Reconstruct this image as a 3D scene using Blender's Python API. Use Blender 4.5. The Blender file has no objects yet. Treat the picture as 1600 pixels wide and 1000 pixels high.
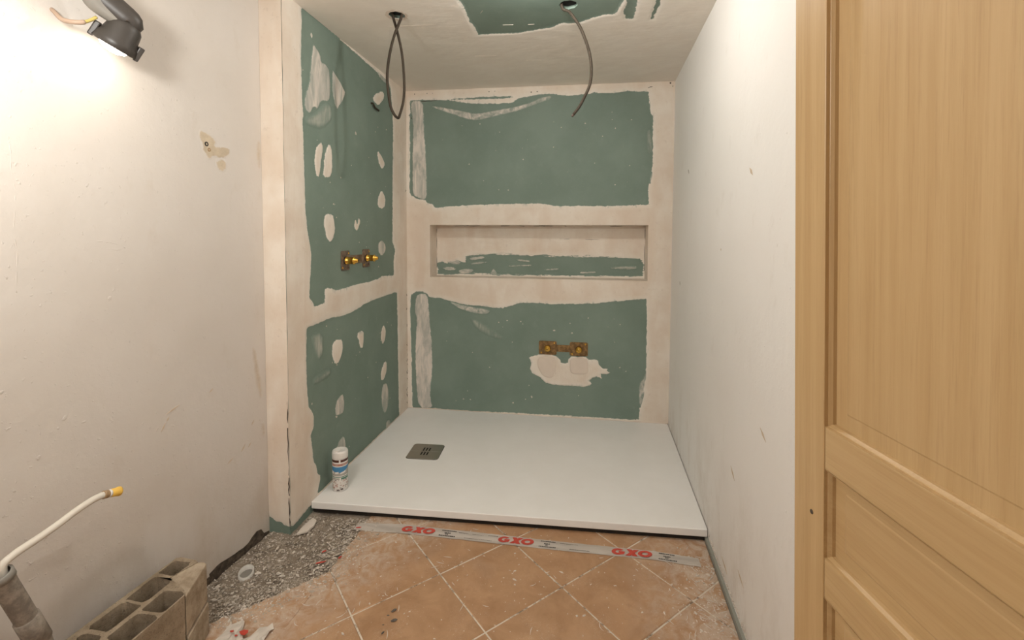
import bpy, math, random
import numpy as np
from mathutils import Vector, Matrix
from mathutils.geometry import tessellate_polygon

# ---------------------------------------------------------------- camera, world, lights, exposure
S = bpy.context.scene
YAW, PITCH, ROLL, CAM_H, FOCAL = 0.1539, 0.0478, 0.0045, 1.3059, 735.49
cam = bpy.data.cameras.new('camera')
cam_o = bpy.data.objects.new('camera', cam)
S.collection.objects.link(cam_o)
S.camera = cam_o
_f = Vector((-math.sin(YAW) * math.cos(PITCH), math.cos(YAW) * math.cos(PITCH), -math.sin(PITCH)))
_r = Vector((math.cos(YAW), math.sin(YAW), 0))
_u = _r.cross(_f)
_r2 = math.cos(ROLL) * _r + math.sin(ROLL) * _u
_u2 = -math.sin(ROLL) * _r + math.cos(ROLL) * _u
cam_o.matrix_world = Matrix(((_r2.x, _u2.x, -_f.x, 0), (_r2.y, _u2.y, -_f.y, 0), (_r2.z, _u2.z, -_f.z, CAM_H), (0, 0, 0, 1)))
cam.sensor_width = 36
cam.lens = FOCAL / 1600 * 36
cam.shift_y = -(500 - 402.117) / 1600
cam.clip_start = 0.02

world = bpy.data.worlds.new('world')
S.world = world
world.use_nodes = True
world.node_tree.nodes['Background'].inputs[0].default_value = (1, 0.9, 0.75, 1)
world.node_tree.nodes['Background'].inputs[1].default_value = 0.02

def point_lamp(name, loc, power, radius, col):
    l = bpy.data.lights.new(name, 'POINT')
    l.energy = power
    l.shadow_soft_size = radius
    l.color = col
    o = bpy.data.objects.new(name, l)
    o.location = loc
    S.collection.objects.link(o)
    return o

# the lamps of the rest of the room, behind the camera
point_lamp('room_wall_lamp', (-0.92, 0.54, 1.76), 22.5, 0.06, (1.0, 0.975, 0.92))
point_lamp('room_ceiling_lamp', (-0.25, -1.7, 1.95), 30.0, 0.16, (1.0, 0.975, 0.92))
point_lamp('room_bare_bulb', (-0.18, 1.72, 2.26), 14.0, 0.035, (1.0, 0.975, 0.92))
BULB_STRENGTH = 20.0

S.view_settings.view_transform = 'Standard'
S.view_settings.look = 'None'
S.view_settings.gamma = 1.0
S.view_settings.use_curve_mapping = False
S.view_settings.exposure = 0.12

# ---------------------------------------------------------------- traced outlines in metres (wall, floor and ceiling planes)
DATA={
'back_holes':[[(-1.2237,2.2439),(-1.1348,2.2449),(-0.95,2.2355),(-0.8588,2.2168),(-0.7593,2.2043),(-0.6117,2.1987),(-0.5013,2.1989),(-0.4664,2.2274),(-0.3706,2.2407),(-0.3059,2.2508),(-0.2329,2.2478),(-0.1561,2.2363),(-0.1136,2.2304),(-0.0085,2.2387),(0.054,2.2444),(0.1781,2.2373),(0.2598,2.2483),(0.341,2.2408),(0.3935,2.2386),(0.3982,2.2017),(0.4032,2.1482),(0.4122,2.0946),(0.4285,2.0817),(0.4259,2.0038),(0.4281,1.8802),(0.4296,1.7975),(0.4265,1.7479),(0.4157,1.6734),(0.4007,1.6069),(0.4056,1.5569),(0.4146,1.5067),(0.3126,1.503),(0.1472,1.4996),(-0.2092,1.5014),(-0.2526,1.5124),(-0.3222,1.5193),(-0.4363,1.5177),(-0.5963,1.5164),(-0.7134,1.5127),(-0.8318,1.5089),(-0.9654,1.5006),(-1.0446,1.492),(-1.0632,1.519),(-1.1053,1.5282),(-1.1146,1.5462),(-1.1711,1.5556),(-1.223,1.583),(-1.2324,1.6057),(-1.2289,1.7854),(-1.2254,1.9642),(-1.2296,2.0534),(-1.2242,2.1642)],[(-0.95,2.2421),(-0.692,2.2471),(-0.5235,2.2455),(-0.4752,2.2363),(-0.5234,2.231),(-0.692,2.232),(-0.8588,2.2342)],[(-1.2273,0.8771),(-1.1889,0.8964),(-1.1412,0.9021),(-1.0986,0.8802),(-1.0963,0.862),(-0.9997,0.8553),(-0.9388,0.8386),(-0.8598,0.8226),(-0.7904,0.8109),(-0.6986,0.8089),(-0.6212,0.7976),(-0.5624,0.797),(-0.504,0.8143),(-0.4548,0.8335),(-0.4281,0.8386),(-0.3174,0.8416),(-0.2296,0.8351),(-0.0563,0.8398),(0.0718,0.8476),(0.1981,0.864),(0.3022,0.8753),(0.4052,0.8865),(0.4118,0.7458),(0.4107,0.5742),(0.413,0.445),(0.4021,0.358),(0.3869,0.2792),(0.3919,0.2273),(0.3764,0.161),(0.3696,0.0689),(-0.0478,0.0659),(-0.4013,0.0635),(-0.7669,0.0587),(-1.0019,0.0579),(-1.0638,0.0611),(-1.2177,0.0516),(-1.2215,0.2274),(-1.2252,0.4142),(-1.2289,0.6),(-1.2329,0.7387)]],
'back_smear':[(0.72,[(-1.2191,2.2393),(-1.1302,2.2359),(-1.1261,2.1166),(-1.122,1.9837),(-1.1131,1.8947),(-1.109,1.761),(-1.105,1.6045),(-1.1146,1.5507),(-1.1617,1.56),(-1.2088,1.5874),(-1.2079,1.7402),(-1.2069,1.9191),(-1.2012,2.0747),(-1.2148,2.1639)]),(0.42,[(-1.0792,2.2032),(-0.996,2.1913),(-0.8816,2.1653),(-0.7457,2.1345),(-0.6116,2.1557),(-0.5012,2.1689),(-0.3703,2.1982),(-0.3057,2.2296),(-0.2328,2.2394),(-0.2326,2.214),(-0.327,2.188),(-0.4354,2.1494),(-0.5451,2.1276),(-0.656,2.1054),(-0.7502,2.0869),(-0.8361,2.1071),(-0.9273,2.1407),(-1.0191,2.1702)]),(0.7,[(0.3982,2.2017),(0.4263,2.2005),(0.4201,2.1025),(0.408,2.103)]),(0.35,[(0.3859,1.9844),(0.4178,2.0041),(0.4289,1.8389),(0.3965,1.8396)]),(0.5,[(0.4153,1.6941),(0.4346,1.7478),(0.429,1.6108),(0.4089,1.6027)]),(0.8,[(-1.194,0.832),(-1.1747,0.883),(-1.1033,0.8847),(-1.0943,0.7888),(-1.0853,0.6513),(-1.0716,0.5135),(-1.0675,0.3518),(-1.0822,0.2349),(-1.0874,0.1181),(-1.059,0.0637),(-1.1742,0.0566),(-1.1877,0.2293),(-1.1963,0.4155),(-1.1905,0.6014),(-1.1804,0.6942),(-1.1992,0.7628)]),(0.5,[(-0.9529,0.8383),(-0.8366,0.8096),(-0.7215,0.7948),(-0.6393,0.7791),(-0.6757,0.7466),(-0.7766,0.757),(-0.8784,0.7858)]),(0.2,[(-0.7996,0.7246),(-0.7443,0.7083),(-0.6527,0.6572),(-0.539,0.5803),(-0.6297,0.5858),(-0.7443,0.6449)]),(0.5,[(0.3655,0.3127),(0.3979,0.3578),(0.4134,0.4235),(0.4235,0.3159),(0.3964,0.2058),(0.3809,0.1395),(0.3673,0.2041)])],
'back_patch':[[(-0.3769,0.4592),(-0.3458,0.47),(-0.3077,0.4824),(-0.276,0.4891),(-0.2284,0.4859),(-0.1915,0.4769),(-0.1704,0.4671),(-0.1571,0.4518),(-0.1544,0.4359),(-0.1333,0.4263),(-0.1082,0.4354),(-0.0998,0.465),(-0.0765,0.4793),(-0.0247,0.4763),(0.0166,0.4808),(0.0348,0.4606),(0.0681,0.4673),(0.0964,0.4581),(0.1018,0.4321),(0.1252,0.4069),(0.1583,0.4033),(0.1534,0.3899),(0.1764,0.3805),(0.1512,0.3688),(0.1154,0.3696),(0.121,0.3383),(0.085,0.3496),(0.0544,0.3348),(0.034,0.3179),(0.0548,0.2978),(0.0293,0.2805),(-0.0068,0.2733),(-0.064,0.2781),(-0.1476,0.2763),(-0.2108,0.2782),(-0.2585,0.2891),(-0.2959,0.3247),(-0.3494,0.3516),(-0.3684,0.383),(-0.3553,0.4239)]],
'back_patch_pad':[[(-0.3014,0.4693),(-0.2002,0.4738),(-0.1868,0.4389),(-0.1903,0.3497),(-0.2252,0.3212),(-0.2783,0.3364),(-0.3097,0.3885),(-0.3189,0.4328)],[(-0.0912,0.4698),(0.0166,0.4747),(0.0299,0.4445),(0.0308,0.3697),(-0.0078,0.359),(-0.0814,0.3597),(-0.0948,0.3989)]],
'niche_holes':[[(-1.0809,1.0902),(-1.0465,1.1096),(-0.9976,1.0961),(-0.9246,1.1112),(-0.8666,1.1026),(-0.8618,1.1496),(-0.7802,1.1599),(-0.6613,1.1681),(-0.5905,1.1619),(-0.5203,1.1673),(-0.3809,1.1551),(-0.2891,1.1607),(-0.1979,1.1571),(-0.0626,1.1587),(0.0489,1.1532),(0.203,1.1527),(0.3766,1.1459),(0.3898,1.1283),(0.4031,1.1063),(0.3997,1.053),(0.396,1.0218),(0.205,1.0206),(-0.0611,1.0181),(-0.38,1.017),(-0.6136,1.0176),(-0.6989,1.0208),(-0.9005,1.0196),(-0.9978,1.0132),(-1.0713,1.012)]],
'niche_patch':[[(-0.8281,1.0984),(-0.7086,1.1117),(-0.7038,1.1001),(-0.8233,1.0867)],[(0.1734,1.0807),(0.3473,1.0944),(0.3563,1.0745),(0.2697,1.071),(0.1823,1.0741)],[(-0.6846,1.0163),(-0.661,1.0587),(-0.6468,1.0543),(-0.6278,1.0196)],[(-0.915,1.0453),(-0.8666,1.0555),(-0.7945,1.052),(-0.8281,1.0232),(-0.9102,1.0195)],[(-1.0466,1.0622),(-0.9733,1.0681),(-0.9247,1.0499),(-0.9977,1.0393)],[(-0.4921,1.1307),(-0.3992,1.1227),(-0.3899,1.1136),(-0.4734,1.1171)],[(-0.5433,1.0837),(-0.3805,1.093),(-0.3758,1.0862),(-0.5386,1.0745)],[(-0.2883,1.0599),(-0.188,1.0706),(-0.1789,1.0617),(-0.2653,1.0511)],[(-0.9975,1.1292),(-0.8908,1.1069),(-0.9198,1.083),(-1.0171,1.1005)],[(-0.8377,1.1358),(-0.7277,1.1511),(-0.7181,1.1326),(-0.8233,1.1172)],[(-0.039,1.0457),(0.0723,1.0521),(0.0769,1.0409),(-0.0299,1.0345)]],
'part_holes':[[(1.9655,2.3066),(2.0046,2.3192),(2.8963,2.2774),(2.9358,2.2492),(2.9545,2.1604),(2.9678,2.0441),(2.9715,1.9619),(2.9551,1.6466),(2.9516,1.4578),(2.9477,1.2557),(2.9891,1.2038),(2.9666,1.1407),(2.9646,1.0342),(2.7755,1.0421),(2.7201,1.0311),(2.5905,1.0242),(2.4274,1.0262),(2.322,1.0202),(2.2247,1.0179),(2.1883,1.035),(2.1237,1.0391),(2.1218,0.967),(2.0335,0.9645),(2.0234,0.9811),(1.9932,1.0122),(2.0072,1.1445),(2.0143,1.2155),(2.0004,1.2691),(1.9867,1.322),(1.9741,1.4089),(1.9691,1.5812),(1.9671,1.752),(1.9611,1.813),(1.9713,1.8324),(1.9634,1.8954),(1.9603,1.9535),(1.9592,2.0818),(1.9619,2.1803),(1.9686,2.247)],[(1.9691,0.8739),(2.005,0.8788),(2.0912,0.8811),(2.1605,0.8876),(2.2786,0.8771),(2.3808,0.8806),(2.4996,0.8943),(2.5391,0.9032),(2.7176,0.9129),(2.8898,0.9152),(2.9838,0.9185),(3.0163,0.9124),(3.024,0.732),(3.023,0.6751),(3.0292,0.3997),(3.0354,0.121),(3.0447,0.005),(2.4469,-0.052),(2.0521,0.0486),(2.036,0.067),(2.0594,0.1145),(2.0601,0.1396),(2.0385,0.157),(2.0287,0.1995),(2.0081,0.2283),(1.9992,0.2911),(1.9856,0.3645),(2.0127,0.3991),(2.0142,0.4508),(1.994,0.4829),(1.9741,0.5084),(1.9616,0.6056),(1.9605,0.7456)]],
'part_smear':[(0.72,[(2.0587,2.1878),(2.0877,2.1697),(2.1144,2.156),(2.119,2.1248),(2.164,2.1286),(2.1901,2.11),(2.1993,2.054),(2.1978,1.9975),(2.1862,1.9615),(2.1086,1.9399),(2.0856,1.8963),(2.0508,1.9004),(2.027,1.8606),(1.9869,1.8648),(1.9756,1.8988),(1.9939,1.9381),(2.0242,1.9989),(2.0327,2.0681),(2.0448,2.1331)]),(0.3,[(1.9861,1.8332),(2.0369,1.8486),(2.0852,1.8783),(2.1474,1.9339),(2.2,1.9481),(2.2163,1.8831),(2.1217,1.8117),(1.9901,1.8027)]),(0.75,[(2.2226,2.1273),(2.2526,2.1089),(2.3151,2.0774),(2.3539,2.0429),(2.2996,1.9751),(2.2607,1.9401),(2.2343,1.9714),(2.2202,2.0323)]),(0.65,[(2.7849,1.2728),(2.8414,1.2328),(2.8358,1.1962),(2.778,1.1686),(2.7281,1.1999),(2.7291,1.2471)]),(0.65,[(2.7804,0.3543),(2.8387,0.3491),(2.8643,0.2768),(2.8535,0.1874),(2.8053,0.155),(2.7634,0.2203),(2.7565,0.3006)]),(0.65,[(2.2279,0.4528),(2.2782,0.4697),(2.298,0.4334),(2.2902,0.362),(2.2352,0.3658),(2.2064,0.3769),(2.2076,0.4232)]),(0.65,[(2.21,0.1989),(2.2429,0.2371),(2.293,0.2312),(2.307,0.1927),(2.3057,0.1397),(2.2096,0.1843)]),(0.6,[(2.8205,0.082),(2.8518,0.1033),(2.892,0.0746),(2.883,0.0353),(2.8196,0.0361)]),(0.33,[(2.0064,0.8364),(2.0981,0.8265),(2.104,0.7277),(2.0586,0.6996),(2.021,0.7757)]),(0.2,[(2.0137,0.6255),(2.1599,0.636),(2.1709,0.6003),(2.0181,0.5935)]),(0.6,[(2.9562,2.2471),(3.0186,2.224),(3.0216,1.8029),(3.0006,1.2464),(2.9788,1.2255),(2.9539,1.5837),(2.9723,2.0036)]),(0.6,[(2.7289,2.3004),(2.8198,2.3002),(2.9364,2.282),(2.9665,2.2503),(2.8763,2.2551),(2.7639,2.2663)])],
'part_patch':[[(2.0424,2.2333),(2.0523,2.22),(2.0467,2.2033),(2.0367,2.2107)],[(2.7169,2.1487),(2.7989,2.1902),(2.8363,2.1835),(2.8223,2.144),(2.7476,2.0866),(2.6872,2.0964),(2.6774,2.1196)],[(2.0617,1.705),(2.1117,1.7504),(2.1277,1.7214),(2.1094,1.6634),(2.0905,1.5742),(2.0663,1.5803),(2.0519,1.6365)],[(2.1891,1.7561),(2.2096,1.7172),(2.2071,1.6216),(2.1846,1.584),(2.1239,1.5798),(2.1342,1.6488),(2.1471,1.7064)],[(2.131,1.4012),(2.207,1.4064),(2.2189,1.3728),(2.2288,1.3244),(2.2037,1.2811),(2.1762,1.2635),(2.142,1.2954),(2.1229,1.3513)],[(2.7365,1.8144),(2.7907,1.7885),(2.8401,1.7485),(2.8022,1.7108),(2.7555,1.7301),(2.7269,1.7838)],[(2.7865,1.5829),(2.8426,1.5374),(2.8348,1.4827),(2.784,1.4614),(2.7339,1.4766),(2.7305,1.5286)],[(2.4435,1.3936),(2.4647,1.3553),(2.4807,1.3985),(2.5031,1.3777),(2.464,1.3232),(2.4275,1.3369)],[(2.1871,0.7566),(2.2244,0.764),(2.2854,0.7553),(2.2899,0.6964),(2.2532,0.6434),(2.2087,0.6388),(2.1796,0.699)],[(2.4486,0.7306),(2.4605,0.7564),(2.5253,0.7495),(2.5241,0.6976),(2.5127,0.6482),(2.482,0.6666),(2.4647,0.7108)],[(2.7589,0.6901),(2.7948,0.7358),(2.8328,0.6996),(2.8227,0.6372),(2.7798,0.6083),(2.7581,0.6514)],[(2.7898,0.4871),(2.8375,0.4908),(2.8402,0.4274),(2.7963,0.3823),(2.7583,0.387),(2.7538,0.4401)]],
'ceil_holes':[[(-0.5586,1.7992),(-0.5465,2.0009),(-0.5378,2.0569),(-0.5462,2.202),(-0.5375,2.2511),(-0.5382,2.3501),(-0.4539,2.3524),(-0.3383,2.3541),(-0.2486,2.3312),(-0.1741,2.3128),(-0.1178,2.2735),(-0.0443,2.2842),(0.0203,2.2384),(0.0826,2.2134),(0.1127,2.2202),(0.128,2.1948),(0.1429,2.1324),(0.15,2.0861),(0.1607,2.0877),(0.1668,2.1273),(0.155,2.1837),(0.173,2.2669),(0.2082,2.2753),(0.2082,2.1915),(0.2071,2.1109),(0.1936,1.9096)],[(0.2864,2.0898),(0.2842,2.2895),(0.2958,2.2912),(0.3064,2.1365),(0.3022,2.0922)]],
'block':[(-1.3256,1.3232),(-1.2039,1.315),(-1.1573,1.1792),(-1.1613,1.0247),(-1.3453,0.9951)],
'cells':[[(-1.3183,1.258),(-1.3187,1.3038),(-1.2565,1.2975),(-1.2569,1.2452)],[(-1.3097,1.1501),(-1.3097,1.2367),(-1.2678,1.2268),(-1.2497,1.133)],[(-1.2245,1.1224),(-1.2333,1.1924),(-1.1636,1.1757),(-1.163,1.107)],[(-1.3167,1.0514),(-1.3134,1.1304),(-1.2567,1.1172),(-1.2552,1.0318)],[(-1.2289,1.0198),(-1.2276,1.1038),(-1.1645,1.0867),(-1.165,1.0281)]],
'cut':[(-0.9652,2.0316),(-0.9871,1.8468),(-0.9662,1.6308),(-1.1539,1.4233),(-1.1669,1.2944)],
'left_stain':[[(1.5167,1.6771),(1.5465,1.6743),(1.5741,1.6614),(1.591,1.6481),(1.5761,1.6311),(1.6141,1.6333),(1.6508,1.6351),(1.6469,1.6099),(1.6129,1.5922),(1.5778,1.5961),(1.5575,1.581),(1.5384,1.5919),(1.5284,1.6224)],[(1.5889,1.5812),(1.6188,1.5883),(1.6366,1.5764),(1.6297,1.5486),(1.6114,1.5437),(1.5883,1.5597)],[(1.7962,1.6875),(1.8183,1.6971),(1.8149,1.5761),(1.8004,1.5822),(1.7908,1.6258)],[(1.7431,0.8425),(1.7674,0.8152),(1.7797,0.7382),(1.7962,0.6644),(1.7905,0.5969),(1.7697,0.6453),(1.751,0.7463)],[(1.7877,0.5007),(1.8062,0.4877),(1.8084,0.4305),(1.7936,0.4424)]],
'left_gap':[(1.5091,0.0332),(1.5443,0.0404),(1.5622,0.0404),(1.5959,0.0336),(1.6325,0.0281),(1.6489,0.0275),(1.674,0.024),(1.6999,0.0258),(1.7232,0.038),(1.7488,0.0466),(1.7727,0.04),(1.7889,0.0127),(1.8196,0.0046),(1.8191,-0.0153),(1.7434,-0.0114),(1.6798,-0.0097),(1.62,-0.0107),(1.5667,-0.0113),(1.5162,-0.0143)],
'anchors':[(1.5451,1.6324),(1.5557,1.6134)],
'left_rough':[[(1.1172,1.2914),(1.1592,1.3023),(1.222,1.2985),(1.2271,1.285),(1.1843,1.2685),(1.1415,1.2804)],[(0.9485,1.4819),(0.9637,1.492),(0.9706,1.4066),(0.9685,1.2795),(0.9606,1.1363),(0.9352,1.1241)]],
'col_gap':[(-1.3611,0.0008),(-1.3537,0.0566),(-1.3293,0.0446),(-1.2984,0.0477),(-1.2865,0.0316),(-1.2499,0.0267),(-1.2507,-0.0137),(-1.3613,-0.008)],
'part_gap':[(1.8363,-0.0216),(1.8374,0.0153),(1.9005,0.0142),(1.981,0.0111),(2.0283,-0.0169),(1.9389,-0.0276)],
'tape':[(-0.9996,1.9412),(-0.8834,1.9553),(-0.7914,1.9607),(-0.4226,1.9562),(-0.0746,1.9562),(0.2985,1.967),(0.4733,1.9328),(0.4644,1.8942),(0.3858,1.8888),(0.1299,1.8925),(-0.0877,1.8964),(-0.3326,1.8975),(-0.6145,1.9029),(-0.8564,1.8947),(-0.9733,1.8893)],
'red':[(-0.9797,1.902),(-1.061,1.7307),(-1.0199,1.6761),(-1.0329,1.6703),(-0.9656,1.7113),(-1.1192,1.3119),(-1.0653,1.3107),(-1.0226,1.3299)],
'ring':[(-1.292,1.5505),(-1.2655,1.5965),(-1.2485,1.5886),(-1.2705,1.5405)],
'shard':[(-1.2187,1.8092),(-1.2232,1.8487),(-1.2196,1.8863),(-1.2157,1.9303),(-1.1876,1.9154),(-1.1778,1.8791),(-1.1824,1.8372)],
'right_marks':[[(2.697,1.6752),(2.6557,1.6286)],[(1.6458,1.5363),(1.5909,1.4883)],[(2.8794,1.0468),(2.8531,1.0081)],[(1.9715,1.2563),(1.9608,1.2465)],[(1.7707,0.4915),(1.6865,0.4417)],[(1.4846,0.7471),(1.4008,0.7068)],[(1.8658,0.0918),(1.73,0.0658)],[(1.6625,0.1846),(1.5542,0.1553)]],
'left_marks':[(1.3454,0.6584),(1.3622,0.6801),(1.6862,0.4348),(1.7206,0.4328),(1.3819,0.7058),(1.5391,0.7207),(1.7408,0.5192),(1.62,0.4133)],
'hose':[[-1.3125,0.8447,0.4868],[-1.3124,0.8469,0.5154],[-1.3121,0.8523,0.5372],[-1.3109,0.8729,0.5533],[-1.3081,0.9232,0.5622],[-1.3058,0.9641,0.5706],[-1.3037,1.0004,0.5806],[-1.3015,1.0388,0.5877],[-1.3001,1.0629,0.5884],[-1.2994,1.076,0.5865]],
'cap':[[-1.2994,1.076,0.5865],[-1.2987,1.0877,0.5837],[-1.2972,1.1151,0.5751]],
'conduit':[[-1.3123,0.8483,0.5219],[-1.3085,0.9166,0.3097]],
'lamp':[[-1.295,1.1531,1.8299],[-1.2955,1.1438,1.8089],[-1.2979,1.1015,1.9187],[-1.2989,1.0838,1.8625],[-1.2998,1.068,1.8508],[-1.3014,1.0411,1.8456],[-1.3026,1.0198,1.8457],[-1.3943,1.0778,1.8892]],
'lamp2':[[-1.2712,1.0433,1.8892],[-1.2692,1.0792,1.9631],[-1.268,1.1009,1.9047],[-1.2663,1.1301,1.8875],[-1.2657,1.1407,1.8492]],
'cable1':[[-0.8887,2.09,2.3168],[-0.8796,2.09,2.2934],[-0.8602,2.09,2.2235],[-0.8409,2.09,2.1278],[-0.8325,2.09,2.0008],[-0.8377,2.09,1.9229],[-0.8551,2.09,1.8626],[-0.8646,2.09,1.8455],[-0.8707,2.09,1.8544],[-0.889,2.09,1.8973],[-0.9008,2.09,1.9777],[-0.9033,2.09,2.0445],[-0.8902,2.09,2.1362],[-0.8679,2.09,2.2154],[-0.8367,2.09,2.2906],[-0.8273,2.09,2.3127]],
'cable2':[[-0.1173,2.1,2.3083],[-0.1088,2.1,2.2887],[-0.0782,2.1,2.2704],[-0.0364,2.1,2.2109],[-0.0083,2.1,2.1469],[0.0105,2.1,2.0835],[0.0178,2.1,2.0207],[0.012,2.1,1.9583],[-0.0109,2.1,1.9046],[-0.0325,2.1,1.8642],[-0.0571,2.1,1.832]],
'stub':[[-1.2446,2.6552,2.0745],[-1.2446,2.6806,2.0589],[-1.2446,2.7333,2.0537]],
'P':{'f':735.48832,'yaw':0.15394,'pitch':0.04779,'roll':0.00452,'ppy':402.11685,'h':1.30593,'xs':-1.2566,'xr':0.55973,'xl':-1.35536,'ytl':1.9756,'yc':1.82503,'zt':0.05502,'zc':2.31098,'nl':-1.0855,'nr':0.4121,'nt':1.37637,'nb':1.00179,'nd':0.15221,'tth':0.03302,'xr1':0.5135,'ytr':2.05266,'xl1':-1.41225,'zcr':2.29984}}
PP = DATA['P']
XS, XR, XL, YC, YB, ZT, ZC = PP['xs'], PP['xr'], PP['xl'], PP['yc'], 3.2, PP['zt'], PP['zc']
TTH, YTL, YTR = PP['tth'], PP['ytl'], PP['ytr']
KL, KR, KC = 0.0568, (PP['xr'] - PP['xr1']) / 2, (PP['zcr'] - PP['zc']) / (PP['xr'] - PP['xs'])
def x_left(y): return XL - KL * (1.85 - y)
def x_right(y): return XR - KR * (3.2 - y)
def z_ceil(x): return ZC + KC * (x - XS)
YBACK = -2.7
rng = np.random.default_rng(7)
random.seed(5)
C = S.collection

# ---------------------------------------------------------------- node materials
class NT:
    def __init__(s, name):
        s.m = bpy.data.materials.new(name); s.m.use_nodes = True
        s.t = s.m.node_tree; s.b = s.t.nodes['Principled BSDF']
    def n(s, typ, ins=None, **kw):
        nd = s.t.nodes.new(typ)
        for k, v in kw.items(): setattr(nd, k, v)
        for k, v in (ins or {}).items():
            if hasattr(v, 'is_output') or hasattr(v, 'links'): s.t.links.new(v, nd.inputs[k])
            else: nd.inputs[k].default_value = v
        return nd
    def link(s, a, b): s.t.links.new(a, b)
    def pos(s, scale=(1, 1, 1), obj=False):
        src = s.n('ShaderNodeTexCoord').outputs['Object'] if obj else s.n('ShaderNodeNewGeometry').outputs['Position']
        return s.n('ShaderNodeMapping', {'Vector': src, 'Scale': scale}).outputs[0]
    def noise(s, scale, detail=3, rough=.5, vec=None, dist=0):
        i = {'Scale': scale, 'Detail': detail, 'Roughness': rough, 'Distortion': dist}
        i['Vector'] = vec if vec is not None else s.pos()
        return s.n('ShaderNodeTexNoise', i).outputs[0]
    def rng(s, v, a, b, c=0., d=1., smooth=False):
        return s.n('ShaderNodeMapRange', {0: v, 1: a, 2: b, 3: c, 4: d}, interpolation_type='SMOOTHSTEP' if smooth else 'LINEAR').outputs[0]
    def math(s, op, a, b=0., clamp=False):
        return s.n('ShaderNodeMath', {0: a, 1: b}, operation=op, use_clamp=clamp).outputs[0]
    def mix(s, f, a, b):
        nd = s.n('ShaderNodeMix', data_type='RGBA')
        for i, v in ((0, f), (6, a), (7, b)):
            if hasattr(v, 'links'): s.link(v, nd.inputs[i])
            else: nd.inputs[i].default_value = v if i == 0 else (*v, 1)
        return nd.outputs[2]
    def bump(s, h, strength=.3, dist=.002):
        s.link(s.n('ShaderNodeBump', {'Height': h, 'Strength': strength, 'Distance': dist}).outputs[0], s.b.inputs['Normal'])
    def fin(s, col=None, rough=.6, metal=0, spec=None):
        if col is not None:
            if hasattr(col, 'links'): s.link(col, s.b.inputs['Base Color'])
            else: s.b.inputs['Base Color'].default_value = (*col, 1)
        if hasattr(rough, 'links'): s.link(rough, s.b.inputs['Roughness'])
        else: s.b.inputs['Roughness'].default_value = rough
        s.b.inputs['Metallic'].default_value = metal
        if spec is not None: s.b.inputs['Specular IOR Level'].default_value = spec
        return s.m

def green_col(t):
    c = t.mix(t.rng(t.noise(3.0, 4, .6), .35, .65), (.185, .248, .208), (.220, .287, .243))
    c = t.mix(t.rng(t.noise(90, 3, .6), .55, .8, 0, .25), c, (.28,.34,.30))
    return t.mix(t.rng(t.noise(14, 5, .65), .60, .80, 0, .30), c, (.30, .36, .32))
def plaster_col(t, d=None):
    c = t.mix(t.rng(t.noise(5, 5, .6, t.pos((1, 1, 1))), .36, .64), (.760, .655, .550), (.84, .765, .675))
    c = t.mix(t.rng(t.noise(2.2, 3, .6, t.pos((2.2, 2.2, .7)), .6), .48, .70, 0, .7), c, (.71, .580, .465))
    c = t.mix(t.rng(t.noise(30, 3, .7), .62, .80, 0, .45), c, (.52, .43, .35))
    if d is not None: c = t.mix(t.rng(d, .002, .035, .55, 0), c, (.84, .79, .72))
    return c
def mat_plaster(name, strength, streak=(1, 1, .25), contrast=1.6, white=0, ramp=.02, rag=1.0, rs=None):
    t = NT(name)
    d = t.n('ShaderNodeAttribute', attribute_name='d').outputs['Fac']
    e = t.math('ADD', d, t.math('MULTIPLY', t.math('SUBTRACT', t.noise(34, 5, .72, t.pos(rs or (1, 1, 1))), .5), .022 * rag))
    e = t.math('ADD', e, t.math('MULTIPLY', t.math('SUBTRACT', t.noise(170, 3, .65), .5), .010))
    if strength >= 1:
        f = t.rng(e, -.0008, .0008)
        pl = plaster_col(t, d)
        if white: pl = t.mix(white, pl, (.90, .85, .78))
        # thin places where the board shows through close to the edge
        thin = t.math('MULTIPLY', t.rng(t.noise(26, 4, .75, t.pos(streak)), .56, .66), t.rng(d, .003, .020, .4 if rag == 1 else 1, 0))
        f = t.math('SUBTRACT', f, thin, True)
    else:
        n = t.noise(22, 5, .65, t.pos(streak), .8)
        n2 = t.noise(70, 3, .7, t.pos(streak))
        body = t.math('ADD', t.math('MULTIPLY', t.math('SUBTRACT', n, .5), contrast), strength)
        body = t.math('ADD', body, t.math('MULTIPLY', t.math('SUBTRACT', n2, .5), .5), True)
        if strength < .57: body = t.math('MULTIPLY', body, t.rng(d, -.002, ramp), True)
        f = t.math('MULTIPLY', t.rng(e, -.001, .003), body, True)
        pl = t.mix(t.rng(n, .4, .62), (.62, .58, .53), (.78, .71, .64))
    t.bump(t.math('ADD', t.noise(60, 4, .6, t.pos(streak)), t.math('MULTIPLY', t.noise(9, 2), 2.5)), .35, .003)
    return t.fin(t.mix(f, green_col(t), pl), .72, 0, .3)

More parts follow.
